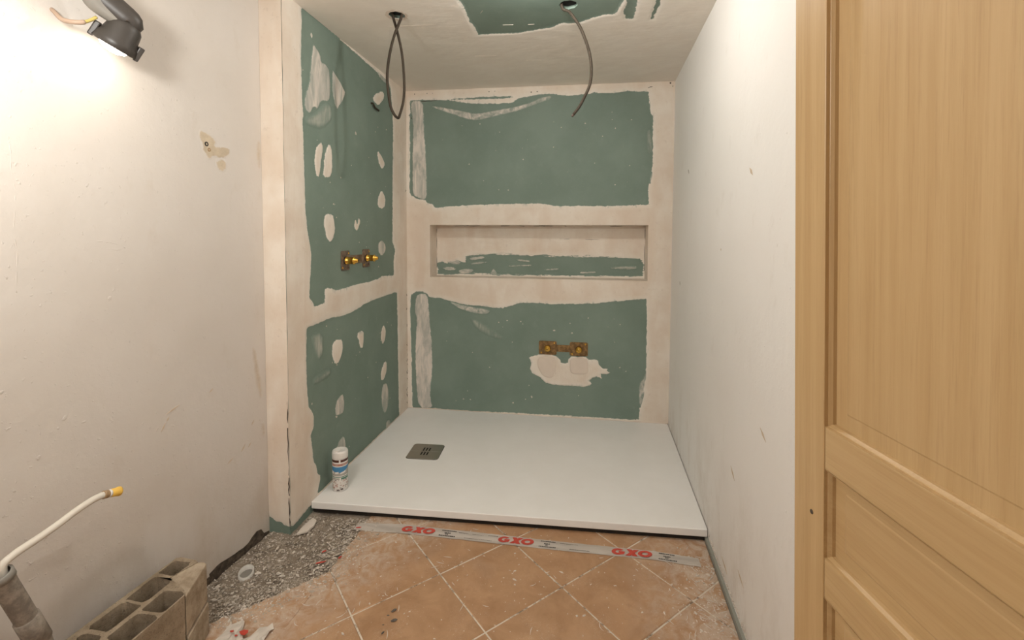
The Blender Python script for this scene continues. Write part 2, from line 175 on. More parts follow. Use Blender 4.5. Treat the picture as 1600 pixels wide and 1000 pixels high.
M = {}
t = NT('green_board'); t.bump(t.noise(300, 2), .08, .001); M['green'] = t.fin(green_col(t), .62, 0, .3)
M['band'] = mat_plaster('joint_compound', 1.0)
M['scrape'] = mat_plaster('scraped_filler', .62, (.3, 1, 1.6), 2.6)
M['niche_band'] = mat_plaster('niche_compound', 1.0, (.22, 1, 1.6), 1.6, 0, .02, 2.6, (.30, 1, 1.5))
M['cloud'] = mat_plaster('wiped_filler', .56, (1, 1, 1), 2.4, 0, .008)
M['ceil_band'] = mat_plaster('ceiling_compound', 1.0, (.25, 1, 1), 1.6, .7)
M['patch'] = mat_plaster('filler', 1.0)
for k in (20, 30, 42, 50, 60, 65, 72, 92):
    M['smear%d' % k] = mat_plaster('thin_filler_%d' % k, k / 100)
t = NT('plain_plaster'); t.bump(t.math('ADD', t.noise(60, 4, .6), t.math('MULTIPLY', t.noise(7, 2), 3)), .3, .003); M['plaster'] = t.fin(plaster_col(t), .75, 0, .3)
t = NT('fresh_plaster'); t.bump(t.noise(120, 4), .4, .002); M['fresh'] = t.fin(t.mix(t.noise(20), (.70, .60, .51), (.78, .68, .59)), .8, 0, .2)
def mat_wall(name, a, b, smudge, amt, stain=None, soft=.004):
    t = NT(name)
    c = t.mix(t.rng(t.noise(1.6, 5, .55), .38, .62), a, b)
    c = t.mix(t.rng(t.noise(11, 6, .65, t.pos((1, 1, .6))), .60, .78, 0, amt), c, smudge)
    z = t.n('ShaderNodeSeparateXYZ', {0: t.n('ShaderNodeNewGeometry').outputs['Position']}).outputs[2]
    low = t.math('MULTIPLY', t.rng(z, 0, .55, 1, 0), t.rng(t.noise(6, 6, .7, t.pos((1, 1, .5))), .46, .66, 0, .55))
    c = t.mix(low, c, smudge)
    h = t.math('ADD', t.math('MULTIPLY', t.noise(5, 4, .5), 3.0), t.math('ADD', t.math('MULTIPLY', t.noise(45, 3, .6), .5), t.math('MULTIPLY', t.rng(t.noise(85, 2, .5), .66, .78), .6)))
    t.bump(h, .42, .004)
    if stain:
        d = t.n('ShaderNodeAttribute', attribute_name='d').outputs['Fac']
        e = t.math('ADD', d, t.math('MULTIPLY', t.math('SUBTRACT', t.noise(45, 5, .7), .5), .026))
        s_ = t.mix(t.rng(t.noise(30, 4), .4, .6), (stain[0], stain[1], stain[2]), (stain[0] * 1.18, stain[1] * 1.2, stain[2] * 1.22))
        c = t.mix(t.rng(e, -soft / 4, soft, 0, stain[3]), c, s_)
    return t.fin(c, .55, 0, .35)
M['wall'] = mat_wall('old_cream_paint', (.610, .560, .508), (.650, .605, .560), (.50, .42, .33), .25)
WA = ((.610, .560, .508), (.650, .605, .560), (.50, .42, .33), .25)
M['stain_soft'] = mat_wall('old_cream_paint_chipped', *WA, (.50, .41, .295, .92), .003)
M['smudge'] = mat_wall('old_cream_paint_smudged', *WA, (.47, .37, .26, .62), .012)
M['wall_r'] = mat_wall('white_paint', (.845, .820, .785), (.865, .845, .815), (.56, .49, .41), .22)
M['rough'] = mat_wall('flaking_paint', (.70, .635, .56), (.76, .70, .64), (.45, .38, .30), .6)
M['ceil_room'] = mat_wall('room_ceiling_paint', (.78, .74, .69), (.80, .76, .71), (.6, .55, .48), .1)
t = NT('bare_plaster_stain'); M['stain'] = t.fin(t.mix(t.noise(30, 4), (.54, .43, .31), (.63, .52, .40)), .85)
t = NT('dark_cavity'); t.bump(t.noise(90, 4), .6, .006); M['cavity'] = t.fin(t.mix(t.rng(t.noise(40, 5, .7), .4, .66), (.045, .033, .023), (.13, .10, .075)), .95)
t = NT('void'); M['void'] = t.fin((.012, .011, .010), .9)
t = NT('shade_black'); M['painted_shade'] = t.fin(t.mix(t.noise(30, 4), (.012, .009, .007), (.03, .022, .016)), .95)  # near-black that paints in shade, under the tray and deep in the block
t = NT('pencil_mark'); M['mark'] = t.fin((.30, .26, .21), .9)

t = NT('concrete_screed')
cc = t.mix(t.rng(t.noise(10, 6, .7), .35, .65), (.20, .160, .120), (.36, .300, .235))
cc = t.mix(t.rng(t.noise(55, 5, .75), .56, .66), cc, (.56, .51, .45))
cc = t.mix(t.rng(t.noise(130, 3, .7), .60, .70), cc, (.10, .085, .07))
t.bump(t.math('ADD', t.noise(40, 6, .7), t.noise(160, 3, .6)), .7, .006)
M['concrete'] = t.fin(cc, .93)

t = NT('terracotta_tile')
oi = t.n('ShaderNodeObjectInfo').outputs['Random']
base = t.mix(t.rng(t.noise(7, 6, .62, None, .6), .34, .66), (.355, .200, .104), (.485, .300, .172))
base = t.mix(t.rng(t.noise(26, 5, .7), .55, .75, 0, .55), base, (.30, .165, .085))
base = t.mix(t.rng(oi, 0, 1, 0, .25), base, (.42, .225, .112))
v1 = t.noise(34, 3, .5, None, 3.2)
ridge = t.math('ABSOLUTE', t.math('SUBTRACT', v1, .5))
scr = t.math('MULTIPLY', t.rng(ridge, .0, .012, 1, 0), t.rng(t.noise(9, 4, .6), .50, .62))
base = t.mix(t.math('MULTIPLY', scr, .55), base, (.66, .58, .49))
spk = t.math('MULTIPLY', t.rng(t.noise(150, 3, .65), .66, .72), t.rng(t.noise(5, 4, .6), .42, .6))
base = t.mix(t.math('MULTIPLY', spk, .7), base, (.70, .63, .55))
P3 = t.n('ShaderNodeSeparateXYZ', {0: t.n('ShaderNodeNewGeometry').outputs['Position']})
# dust swept up against the right wall and beside the broken edge on the left
dr = t.rng(P3.outputs[0], .14, .44, 0, 1)
dl = t.rng(t.math('ADD', P3.outputs[0], t.math('MULTIPLY', P3.outputs[1], -.55)), -1.80, -1.55, 1, 0)
dn = t.noise(17, 7, .72, None, 1.2)
dust = t.math('MULTIPLY', t.math('MAXIMUM', dr, dl), t.rng(dn, .40, .62), True)
dust = t.math('MAXIMUM', dust, t.rng(t.noise(3.2, 5, .6), .56, .72, 0, .30))
base = t.mix(t.math('MULTIPLY', dust, .68), base, (.62, .54, .46))
t.bump(t.math('ADD', t.noise(12, 4), t.math('MULTIPLY', t.noise(90, 3), .4)), .25, .003)
M['tile'] = t.fin(base, t.rng(dust, 0, 1, .42, .85), 0, .4)
t = NT('grout'); M['grout'] = t.fin(t.mix(t.rng(t.noise(20, 5, .75), .38, .50), (.20, .15, .105), (.66, .585, .49)), .9)
t = NT('white_resin'); t.bump(t.noise(55, 5, .6), .10, .002)
M['tray'] = t.fin(t.mix(t.rng(t.noise(6, 5, .6), .4, .66), (.875, .86, .835), (.90, .885, .865)), .42, 0, .45)
t = NT('steel'); t.bump(t.noise(200, 2, .5, t.pos((1, 14, 1))), .08, .001); M['steel'] = t.fin((.44, .41, .36), .34, 1)
t = NT('brass'); M['brass'] = t.fin((.83, .50, .10), .24, 1)
t = NT('weathered_bronze'); M['bronze'] = t.fin(t.mix(t.rng(t.noise(45, 4, .7), .4, .62), (.15, .090, .038), (.34, .205, .082)), .5, .45)
t = NT('zinc_plate'); M['zinc'] = t.fin(t.mix(t.rng(t.noise(45, 4, .7), .4, .62), (.14, .105, .08), (.27, .20, .15)), .5, .5)
t = NT('rubber'); M['rubber'] = t.fin((.02, .018, .016), .7)
t = NT('cable_sheath'); M['cable'] = t.fin(t.mix(t.noise(30), (.034, .026, .018), (.060, .046, .033)), .8, 0, .25)
t = NT('cable_end'); M['cable_end'] = t.fin((.085, .05, .035), .5)
t = NT('black_plastic'); M['black'] = t.fin(t.mix(t.noise(40), (.034, .029, .025), (.050, .043, .037)), .45)
t = NT('grey_plastic'); M['grey'] = t.fin((.22, .205, .18), .5)
t = NT('pale_plastic'); M['pale'] = t.fin((.55, .53, .49), .45)
t = NT('wire_yellow'); M['yellow'] = t.fin((.50, .40, .12), .5)
t = NT('wire_grey'); M['wire'] = t.fin((.42, .30, .22), .5)
t = NT('lit_bulb'); t.b.inputs['Emission Color'].default_value = (1, .90, .74, 1); t.b.inputs['Emission Strength'].default_value = BULB_STRENGTH; M['bulb'] = t.fin((.9, .85, .8), .4)
t = NT('breeze_block'); cb = t.mix(t.rng(t.noise(12, 5, .65), .38, .62), (.25, .192, .13), (.39, .312, .225)); cb = t.mix(t.rng(t.noise(130, 3, .7), .57, .67, 0, .7), cb, (.155, .12, .085))
t.bump(t.noise(120, 5, .75), .8, .005); M['block'] = t.fin(cb, .95, 0, .2)
t = NT('mortar'); t.bump(t.noise(60, 5, .7), .7, .006); M['mortar'] = t.fin(t.mix(t.rng(t.noise(22, 5, .7), .38, .62), (.30, .235, .165), (.46, .375, .28)), .95, 0, .2)
t = NT('cream_pipe'); M['pipe'] = t.fin(t.mix(t.noise(25, 4), (.62, .575, .50), (.70, .655, .58)), .45)
t = NT('conduit_grey'); M['conduit'] = t.fin(t.mix(t.rng(t.noise(28, 4, .7), .4, .62), (.17, .145, .12), (.30, .26, .215)), .75)
t = NT('yellow_cap'); M['cap'] = t.fin((.80, .50, .09), .38)
t = NT('brown_ring'); M['brown'] = t.fin((.33, .22, .12), .5)
t = NT('can_white'); M['can'] = t.fin((.80, .77, .73), .38)
def flat(name, c, r=.5):
    t = NT(name); return t.fin(c, r)
M['can_dark'] = flat('print_dark_red', (.09, .030, .018)); M['can_pink'] = flat('print_pink', (.50, .32, .27)); M['can_blue'] = flat('print_blue', (.06, .24, .46))
M['can_grey'] = flat('print_grey', (.42, .40, .36)); M['can_green'] = flat('print_green', (.10, .22, .16)); M['can_red'] = flat('print_red', (.42, .13, .10)); M['can_ink'] = flat('print_ink', (.16, .13, .12))
t = NT('tape_film'); M['tape'] = t.fin(t.mix(t.rng(t.noise(16, 4, .6, t.pos((.3, 2, 1))), .4, .62), (.43, .385, .34), (.55, .50, .45)), .32, 0, .55)
M['tape_red'] = flat('tape_red_print', (.52, .058, .036), .4); M['tape_ink'] = flat('tape_black_print', (.06, .05, .045), .5)
M['strip'] = flat('grey_green_strip', (.30, .305, .265), .7)
t = NT('paper_white'); M['paper'] = t.fin(t.mix(t.noise(30, 4), (.52, .465, .40), (.66, .60, .53)), .7)
t = NT('debris_white'); M['chip'] = t.fin(t.mix(t.noise(60), (.58, .51, .44), (.72, .66, .59)), .85)
t = NT('debris_beige'); M['chip_mid'] = t.fin(t.mix(t.noise(60), (.36, .31, .25), (.54, .475, .40)), .9)
t = NT('debris_grey'); M['chip_dark'] = t.fin(t.mix(t.noise(60), (.185, .145, .105), (.36, .30, .23)), .9)
t = NT('dark_crumb'); M['crumb'] = t.fin(t.mix(t.noise(120), (.055, .048, .042), (.17, .145, .125)), .8)
def mat_wood(name, sc):
    t = NT(name)
    v = t.pos(sc, True)
    g = t.noise(1.0, 5, .62, v, .25)
    fine = t.noise(4.5, 4, .7, v)
    c = t.mix(t.rng(g, .34, .66), (.475, .315, .150), (.555, .386, .200))
    c = t.mix(t.rng(fine, .52, .74, 0, .45), c, (.35,.216,.097))
    c = t.mix(t.rng(t.noise(.9, 2, .5, t.pos((1.2, 1.2, 1.2), True)), .4, .65, 0, .35), c, (.455,.297,.137))
    t.bump(fine, .12, .001)
    return t.fin(c, .40, 0, .4)
M['wood_v'] = mat_wood('oak_vertical_grain', (62, 62, 2.0))
M['wood_h'] = mat_wood('oak_horizontal_grain', (2.0, 62, 62))

# ---------------------------------------------------------------- mesh helpers
def link(o, parent=None):
    C.objects.link(o)
    if parent is not None: o.parent = parent
    return o
def obj(name, verts, faces, mat, parent=None, smooth=False, mats=None, fm=None):
    me = bpy.data.meshes.new(name)
    me.from_pydata([tuple(map(float, v)) for v in verts], [], faces)
    for m in (mats or [mat]): me.materials.append(m)
    if fm is not None: me.polygons.foreach_set('material_index', fm)
    if smooth: me.polygons.foreach_set('use_smooth', [True] * len(me.polygons))
    me.update()
    return link(bpy.data.objects.new(name, me), parent)
def empty(name, loc):
    o = bpy.data.objects.new(name, None); o.location = loc; o.empty_display_size = .05
    return link(o)
def tag(o, label, cat, group=None):
    o['label'] = label; o['category'] = cat
    if group: o['group'] = group
    return o
def struct(o): o['kind'] = 'structure'; return o
def local(o, parent):
    """keep a part built in world coordinates where it is under a parent that stands elsewhere"""
    o.data.transform(Matrix.Translation(-Vector(parent.location)))
    return o
def bevel(o, w, seg=2):
    m = o.modifiers.new('bevel', 'BEVEL'); m.width = w; m.segments = seg; m.limit_method = 'ANGLE'; m.angle_limit = math.radians(40)
    return o
def ccw(p):
    a = sum(p[i][0] * p[(i + 1) % len(p)][1] - p[(i + 1) % len(p)][0] * p[i][1] for i in range(len(p)))
    return list(p) if a > 0 else list(p)[::-1]
def prism(outline, holes, h0, h1, fn):
    """extrude a 2D outline with holes from h0 to h1; fn(u, v, h) gives the point in space"""
    loops = [ccw(outline)] + [ccw(h)[::-1] for h in holes]
    flatp = [p for l in loops for p in l]
    tris = tessellate_polygon([[Vector((p[0], p[1], 0)) for p in l] for l in loops])
    n = len(flatp)
    V = [fn(p[0], p[1], h0) for p in flatp] + [fn(p[0], p[1], h1) for p in flatp]
    F = []
    for a, b, c in tris:
        pa, pb, pc = flatp[a], flatp[b], flatp[c]
        if (pb[0] - pa[0]) * (pc[1] - pa[1]) - (pb[1] - pa[1]) * (pc[0] - pa[0]) < 0: b, c = c, b
        F += [(a + n, b + n, c + n), (c, b, a)]
    i = 0
    for l in loops:
        m = len(l)
        for k in range(m): a, b = i + k, i + (k + 1) % m; F.append((a, b, b + n, a + n))
        i += m
    # outward orientation depends on the handedness of fn
    o0 = Vector(fn(0, 0, 0)); ex = Vector(fn(1, 0, 0)) - o0; ey = Vector(fn(0, 1, 0)) - o0; ez = Vector(fn(0, 0, 1)) - o0
    s = ex.cross(ey).dot(ez) * (1 if h1 > h0 else -1)
    if s < 0: F = [f[::-1] for f in F]
    return V, F
def box(a, b):
    x0, y0, z0 = a; x1, y1, z1 = b
    V = [(x, y, z) for z in (z0, z1) for y in (y0, y1) for x in (x0, x1)]
    return V, [(0, 2, 3, 1), (4, 5, 7, 6), (0, 1, 5, 4), (2, 6, 7, 3), (0, 4, 6, 2), (1, 3, 7, 5)]
def merge(*vf):
    V, F = [], []
    for v, f in vf:
        k = len(V); V += list(v); F += [tuple(i + k for i in q) for q in f]
    return V, F
def smooth_path(pts, n=8):
    P = [Vector(p) for p in pts]; P = [P[0] * 2 - P[1]] + P + [P[-1] * 2 - P[-2]]
    out = []
    for i in range(1, len(P) - 2):
        for k in range(n):
            t_ = k / n; a, b, c, d = P[i - 1:i + 3]
            out.append(.5 * ((2 * b) + (c - a) * t_ + (2 * a - 5 * b + 4 * c - d) * t_ ** 2 + (3 * b - a - 3 * c + d) * t_ ** 3))
    return out + [P[-2]]
def tube(pts, r, seg=10, caps=True):
    P = [Vector(p) for p in pts]; V, F = [], []
    rs = r if isinstance(r, (list, tuple)) else [r] * len(P)
    tg = [(P[min(i + 1, len(P) - 1)] - P[max(i - 1, 0)]).normalized() for i in range(len(P))]
    up = Vector((0, 0, 1)) if abs(tg[0].z) < .9 else Vector((1, 0, 0))
    nrm = (up - tg[0] * up.dot(tg[0])).normalized()
    for i, p in enumerate(P):
        nrm = (nrm - tg[i] * nrm.dot(tg[i])).normalized(); bi = tg[i].cross(nrm)
        for k in range(seg):
            a = 2 * math.pi * k / seg; V.append(p + (nrm * math.cos(a) + bi * math.sin(a)) * rs[i])
    for i in range(len(P) - 1):
        for k in range(seg):
            a, b = i * seg + k, i * seg + (k + 1) % seg; F.append((a, b, b + seg, a + seg))
    if caps: F += [tuple(range(seg))[::-1], tuple(range((len(P) - 1) * seg, len(P) * seg))]
    return V, F
def lathe(prof, o, axis, seg=24):
    """prof: (radius, height) along axis from o"""
    ax = Vector(axis).normalized(); up = Vector((0, 0, 1)) if abs(ax.z) < .9 else Vector((1, 0, 0))
    e1 = (up - ax * up.dot(ax)).normalized(); e2 = ax.cross(e1); V, F = [], []
    for r, h in prof:
        for k in range(seg):
            a = 2 * math.pi * k / seg; V.append(Vector(o) + ax * h + (e1 * math.cos(a) + e2 * math.sin(a)) * r)
    for i in range(len(prof) - 1):
        for k in range(seg):
            a, b = i * seg + k, i * seg + (k + 1) % seg; F.append((a, b, b + seg, a + seg))
    F += [tuple(range(seg))[::-1], tuple(range((len(prof) - 1) * seg, len(prof) * seg))]
    return V, F
def sdist(pts, poly):
    """signed distance in metres, positive inside"""
    A = np.array(poly, float); B = np.roll(A, -1, 0); out = np.empty(len(pts))
    for s in range(0, len(pts), 20000):
        p = pts[s:s + 20000, None, :]; ab = B - A; ap = p - A
        tt = np.clip((ap * ab).sum(-1) / np.maximum((ab * ab).sum(-1), 1e-12), 0, 1)
        d = np.sqrt((((ap - ab * tt[..., None])) ** 2).sum(-1)).min(1)
        y0, y1 = A[:, 1], B[:, 1]; py = p[..., 1]; px = p[..., 0]
        cr = ((y0 > py) != (y1 > py)) & (px < A[:, 0] + (py - y0) / np.where(y1 == y0, 1e-9, y1 - y0) * (B[:, 0] - A[:, 0]))
        out[s:s + 20000] = np.where(cr.sum(1) % 2 == 1, d, -d)
    return out
def grid_lines(a, b, res, breaks=()):
    xs = sorted([a, b] + [k for k in breaks if a < k < b]); out = []
    for u, v in zip(xs[:-1], xs[1:]):
        n = max(1, int(round((v - u) / res))); out += list(np.linspace(u, v, n + 1)[:-1])
    return np.array(out + [b])
def layer(name, parent, us, vs, dfun, fn, mat, thick, base=.0006, margin=.009, drop=None, soft=.010, wob=0):
    """thin coat of filler on a wall: a fine mesh with real thickness whose edge distance is kept in attribute d"""
    U, W = np.meshgrid(us, vs); pts = np.stack([U.ravel(), W.ravel()], 1); d = dfun(pts)
    q = np.clip((d + .002) / soft, 0, 1); h = .0003 + (base - .0003) * np.clip((d + margin) / max(margin, .004), 0, 1) + thick * q * q * (3 - 2 * q)
    if wob: h = h + wob * (np.sin(pts[:, 0] * 31 + np.sin(pts[:, 1] * 17) * 2) * np.sin(pts[:, 1] * 23 + pts[:, 0] * 7) + 1) * np.clip(d / .05, 0, 1)
    nu, nv = len(us), len(vs); idx = np.arange(nu * nv).reshape(nv, nu)
    Q = np.stack([idx[:-1, :-1], idx[:-1, 1:], idx[1:, 1:], idx[1:, :-1]], -1).reshape(-1, 4)
    keep = d[Q].max(1) > -margin
    if drop is not None: keep &= ~drop(pts[Q].mean(1))
    Q = Q[keep]; used = np.unique(Q); re = -np.ones(nu * nv, int); re[used] = np.arange(len(used)); Q = re[Q]
    pts, h, d = pts[used], h[used], d[used]
    V = fn(pts[:, 0], pts[:, 1], h)
    a, b, c = V[Q[0][0]], V[Q[0][1]], V[Q[0][2]]
    out = fn(pts[:1, 0], pts[:1, 1], h[:1] + 1)[0] - fn(pts[:1, 0], pts[:1, 1], h[:1])[0]
    if np.dot(np.cross(b - a, c - a), out) < 0: Q = Q[:, ::-1]
    me = bpy.data.meshes.new(name)
    me.vertices.add(len(V)); me.vertices.foreach_set('co', V.astype(np.float32).ravel())
    me.loops.add(Q.size); me.loops.foreach_set('vertex_index', Q.ravel().astype(np.int32))
    me.polygons.add(len(Q)); me.polygons.foreach_set('loop_start', np.arange(0, Q.size, 4, dtype=np.int32))
    me.polygons.foreach_set('use_smooth', np.ones(len(Q), bool))
    me.update(calc_edges=True)
    at = me.attributes.new('d', 'FLOAT', 'POINT'); at.data.foreach_set('value', d.astype(np.float32))
    me.materials.append(mat)
    return link(bpy.data.objects.new(name, me), parent)
def chaikin(p):
    out = []
    for i in range(len(p)):
        a, c = p[i], p[(i + 1) % len(p)]; out += [(a[0] * .78 + c[0] * .22, a[1] * .78 + c[1] * .22), (a[0] * .22 + c[0] * .78, a[1] * .22 + c[1] * .78)]
    return out
def blob_layer(name, parent, poly, fn, mat, thick, res=.004, base=.0007, rounded=True):
    if rounded: poly = chaikin(poly)
    A = np.array(poly); m = .010
    us = grid_lines(A[:, 0].min() - m, A[:, 0].max() + m, res); vs = grid_lines(A[:, 1].min() - m, A[:, 1].max() + m, res)
    return layer(name, parent, us, vs, lambda p: sdist(p, poly), fn, mat, thick, base + .0004 * (len(C.objects) % 4), .0055)

F_back = lambda u, v, h: np.stack([u, YB - h, v], -1)
F_niche = lambda u, v, h: np.stack([u, YB + PP['nd'] - h, v], -1)
F_part = lambda u, v, h: np.stack([XS + h, u, v], -1)
F_col = lambda u, v, h: np.stack([u, YC - h, v], -1)
F_ceil = lambda u, v, h: np.stack([u, v, ZC + KC * (u - XS) - h], -1)
F_floor = lambda u, v, h: np.stack([u, v, h + 0 * u], -1)
F_left = lambda u, v, h: np.stack([XL - KL * (1.85 - u) + h, u, v], -1)
F_right = lambda u, v, h: np.stack([XR - KR * (3.2 - u) - h, u, v], -1)
def one(F): return lambda u, v, h: tuple(F(np.array(float(u)), np.array(float(v)), np.array(float(h))))

def specks(name, parent, n, ufun, fn, mat, size, thick=.0012, aspect=1.6):
    """many tiny flat splashes of filler in one mesh, too small to pick apart"""
    V, F = [], []
    for _ in range(n):
        u, v = ufun(); s = size * random.uniform(.4, 1.5) * (1 if random.random() < .85 else 1.9); a0 = random.uniform(0, 6.28); k = random.choice((5, 6))
        e = random.uniform(1, aspect); ca, sa = math.cos(a0), math.sin(a0); i = len(V)
        for ring, hh in ((1, .0006), (.6, thick)):
            for j in range(k):
                a = 6.283 * j / k; r = s * ring * random.uniform(.65, 1.2); x, y = r * math.cos(a) * e, r * math.sin(a)
                V.append(fn(u + x * ca - y * sa, v + x * sa + y * ca, hh))
        for j in range(k): F.append((i + j, i + (j + 1) % k, i + k + (j + 1) % k, i + k + j))
        F.append(tuple(range(i + k, i + 2 * k)))
    o = obj(name, V, F, mat, parent); o['kind'] = 'stuff'
    return o

# ---------------------------------------------------------------- the room
pts_floor = [(x_left(YBACK) - .1, YBACK - .1), (x_right(YBACK) + .1, YBACK - .1), (XR + .1, 3.3), (XL - .1, 3.3)]
us = np.arange(-1.70, 0.75, .014); vs = np.arange(-1.8, 3.31, .014)
V, F = prism(pts_floor, [], -.12, -.012, one(F_floor))
floor = struct(obj('floor', V, F, M['concrete']))
CUT = DATA['cut']
def cut_side(p):
    """> 0 on the bare screed: left of the broken edge running back, beyond the broken edge running left"""
    (x0, y0), (x1, y1), (x2, y2), (x3, y3) = CUT[0], CUT[1], CUT[2], CUT[3]
    a = x2 + (x0 - x2) * (p[1] - y2) / (y0 - y2) - p[0]
    nx, ny = -(y3 - y2), (x3 - x2); L = math.hypot(nx, ny)
    b = -((p[0] - x2) * nx + (p[1] - y2) * ny) / L
    return a, b
# rough screed where the tiles have been knocked off
ss = np.arange(-1.62, -.80, .008); st = np.arange(.30, 3.2, .010)
U, W = np.meshgrid(ss, st)
def vn(x, y, f, s):
    return (np.sin(x * f + s) * np.sin(y * f * 1.13 + s * 2.1) + np.sin(x * f * 1.9 + y * f * .8 + s * 3) * .5 + np.sin(y * f * 2.3 - x * f * 1.4 + s) * .4)
H = -.006 + .0022 * vn(U, W, 26, 1) + .0016 * vn(U, W, 71, 2) + rng.normal(0, .0011, U.shape)
H = np.minimum(H, -.001)
nv, nu = U.shape; idx = np.arange(nu * nv).reshape(nv, nu)
Q = np.stack([idx[:-1, :-1], idx[:-1, 1:], idx[1:, 1:], idx[1:, :-1]], -1).reshape(-1, 4)
obj('rough_screed', np.stack([U.ravel(), W.ravel(), H.ravel()], 1), [tuple(q) for q in Q.tolist()], M['concrete'], floor, True)

# tiles laid on the diagonal, each its own object
TB, TU, TV = Vector((-.538, 1.693)), Vector((.2395, .241)), Vector((.2285, -.2345))
def clip(poly, f):
    out = []
    for i in range(len(poly)):
        p, q = poly[i], poly[(i + 1) % len(poly)]; a, b = f(p), f(q)
        if a >= 0: out.append(p)
        if (a >= 0) != (b >= 0): k = a / (a - b); out.append((p[0] + (q[0] - p[0]) * k, p[1] + (q[1] - p[1]) * k))
    return out
def jag(poly, f, amp):
    out = []
    for i in range(len(poly)):
        p, q = poly[i], poly[(i + 1) % len(poly)]; out.append(p)
        if abs(f(p)) < 1e-6 and abs(f(q)) < 1e-6 and math.hypot(p[0] - q[0], p[1] - q[1]) > .03:
            n = max(2, int(math.hypot(p[0] - q[0], p[1] - q[1]) / .018))
            for k in range(1, n): out.append((p[0] + (q[0] - p[0]) * k / n + random.uniform(-amp, amp), p[1] + (q[1] - p[1]) * k / n + random.uniform(-amp, amp)))
    return out
def tile_mesh(polys):
    V, F = [], []
    dz = random.uniform(-.0006, .0006)
    for p in polys:
        p = ccw(p); c = Vector((sum(q[0] for q in p) / len(p), sum(q[1] for q in p) / len(p)))
        ins = []
        for q in p:
            w = Vector(q) - c; ins.append(c + w * (1 - .0035 / max(w.length, .02)))
        i = len(V); n = len(p)
        V += [(q[0], q[1], -.0125) for q in p] + [(q[0], q[1], -.0022 + dz) for q in p] + [(q.x, q.y, dz) for q in ins]
        for k in range(n):
            a, b = i + k, i + (k + 1) % n; F += [(a, b, b + n, a + n), (a + n, b + n, b + 2 * n, a + 2 * n)]
        F.append(tuple(range(i + 2 * n, i + 3 * n)))
    return V, F
f1 = lambda p: -cut_side(p)[0]
f1n = lambda p: cut_side(p)[0]
f2 = lambda p: -cut_side(p)[1]
G = .0029
for a in range(-20, 10):
    for b in range(-12, 20):
        o = TB + TU * a + TV * b
        gu, gv = TU.normalized() * G, TV.normalized() * G
        q = [o + gu + gv, o + TU - gu + gv, o + TU + TV - gu - gv, o + TV + gu - gv]
        q = [tuple(p) for p in q]
        for f in (lambda p: x_right(p[1]) - .012 - p[0], lambda p: p[0] - x_left(p[1]) - .004, lambda p: 2.75 - p[1], lambda p: p[1] - YBACK):
            q = clip(q, f)
            if len(q) < 3: break
        if len(q) < 3: continue
        A = clip(q, f1); Bp = clip(clip(q, f1n), f2)
        polys = []
        if len(A) >= 3: polys.append(jag(A, f1, .004))
        if len(Bp) >= 3: polys.append(jag(Bp, f2, .004))
        ar = sum(abs(sum(p[i][0] * p[(i + 1) % len(p)][1] - p[(i + 1) % len(p)][0] * p[i][1] for i in range(len(p)))) / 2 for p in polys) if polys else 0
        if ar < .0015: continue
        obj('tile', *tile_mesh(polys), M['tile'], floor)
# grout bed just under the tile faces
gb = clip([(x_left(YBACK) + .004, YBACK), (x_right(YBACK) - .012, YBACK), (x_right(2.7) - .012, 2.7), (x_left(2.7), 2.7)], f1)
V, F = prism(gb, [], -.0122, -.0030, one(F_floor)); V2, F2 = prism(clip(clip([(x_left(YBACK) + .004, YBACK), (x_right(YBACK) - .012, YBACK), (x_right(2.7) - .012, 2.7), (x_left(2.7), 2.7)], f1n), f2), [], -.0122, -.0030, one(F_floor))
obj('grout', *merge((V, F), (V2, F2)), M['grout'], floor)

# left wall of the room
wl = [(x_left(YBACK), YBACK), (x_left(YC), YC), (x_left(YC) - .12, YC), (x_left(YBACK) - .12, YBACK)]
V, F = prism(wl, [], -.02, 2.36, one(F_floor))
wall_left = struct(obj('wall_left', V, F, M['wall']))
for i, p in enumerate(DATA['left_stain']): blob_layer('bare_patch', wall_left, p, F_left, M['stain_soft' if i < 2 else 'smudge'], .0004, .004, .0006)
obj('crumbled_base', *prism(DATA['left_gap'], [], .0, .0030, one(F_left)), M['cavity'], wall_left)
obj('crumbled_base', *prism([(.6, -.012), (1.32, -.012), (1.56, -.012), (1.56, .02), (1.40, .030), (1.32, .022), (1.1, .03), (.9, .025), (.6, .03)], [], .0, .0028, one(F_left)), M['cavity'], wall_left)
for (u, v), r in zip(DATA['anchors'], (.0085, .0070)):
    an = obj('screw_anchor', *lathe([(r, 0), (r, .003), (r * .6, .004), (r * .5, .001)], (x_left(u), u, v), (1, 0, 0), 14), M['rubber'] if r > .008 else M['brown'], wall_left)
for (u, v), (s, a) in zip(DATA['left_marks'], [(.028, 1.0), (.015, .9), (.03, .8), (.02, .7), (.05, .3), (.02, .6), (.02, .9), (.03, .4)]):
    c, si = math.cos(a), math.sin(a)
    s *= .55
    obj('scuff_mark', *prism([(u - s * c, v - s * si), (u + .003 * si, v - .003 * c), (u + s * c, v + s * si), (u - .002 * si, v + .003 * c)], [], 0, .0009, one(F_left)), M['stain'], wall_left)
specks('paint_drips', wall_left, 70, lambda: (random.uniform(.9, 1.8), random.uniform(.05, 1.2)), one(F_left), M['wall'], .0026, .0014)

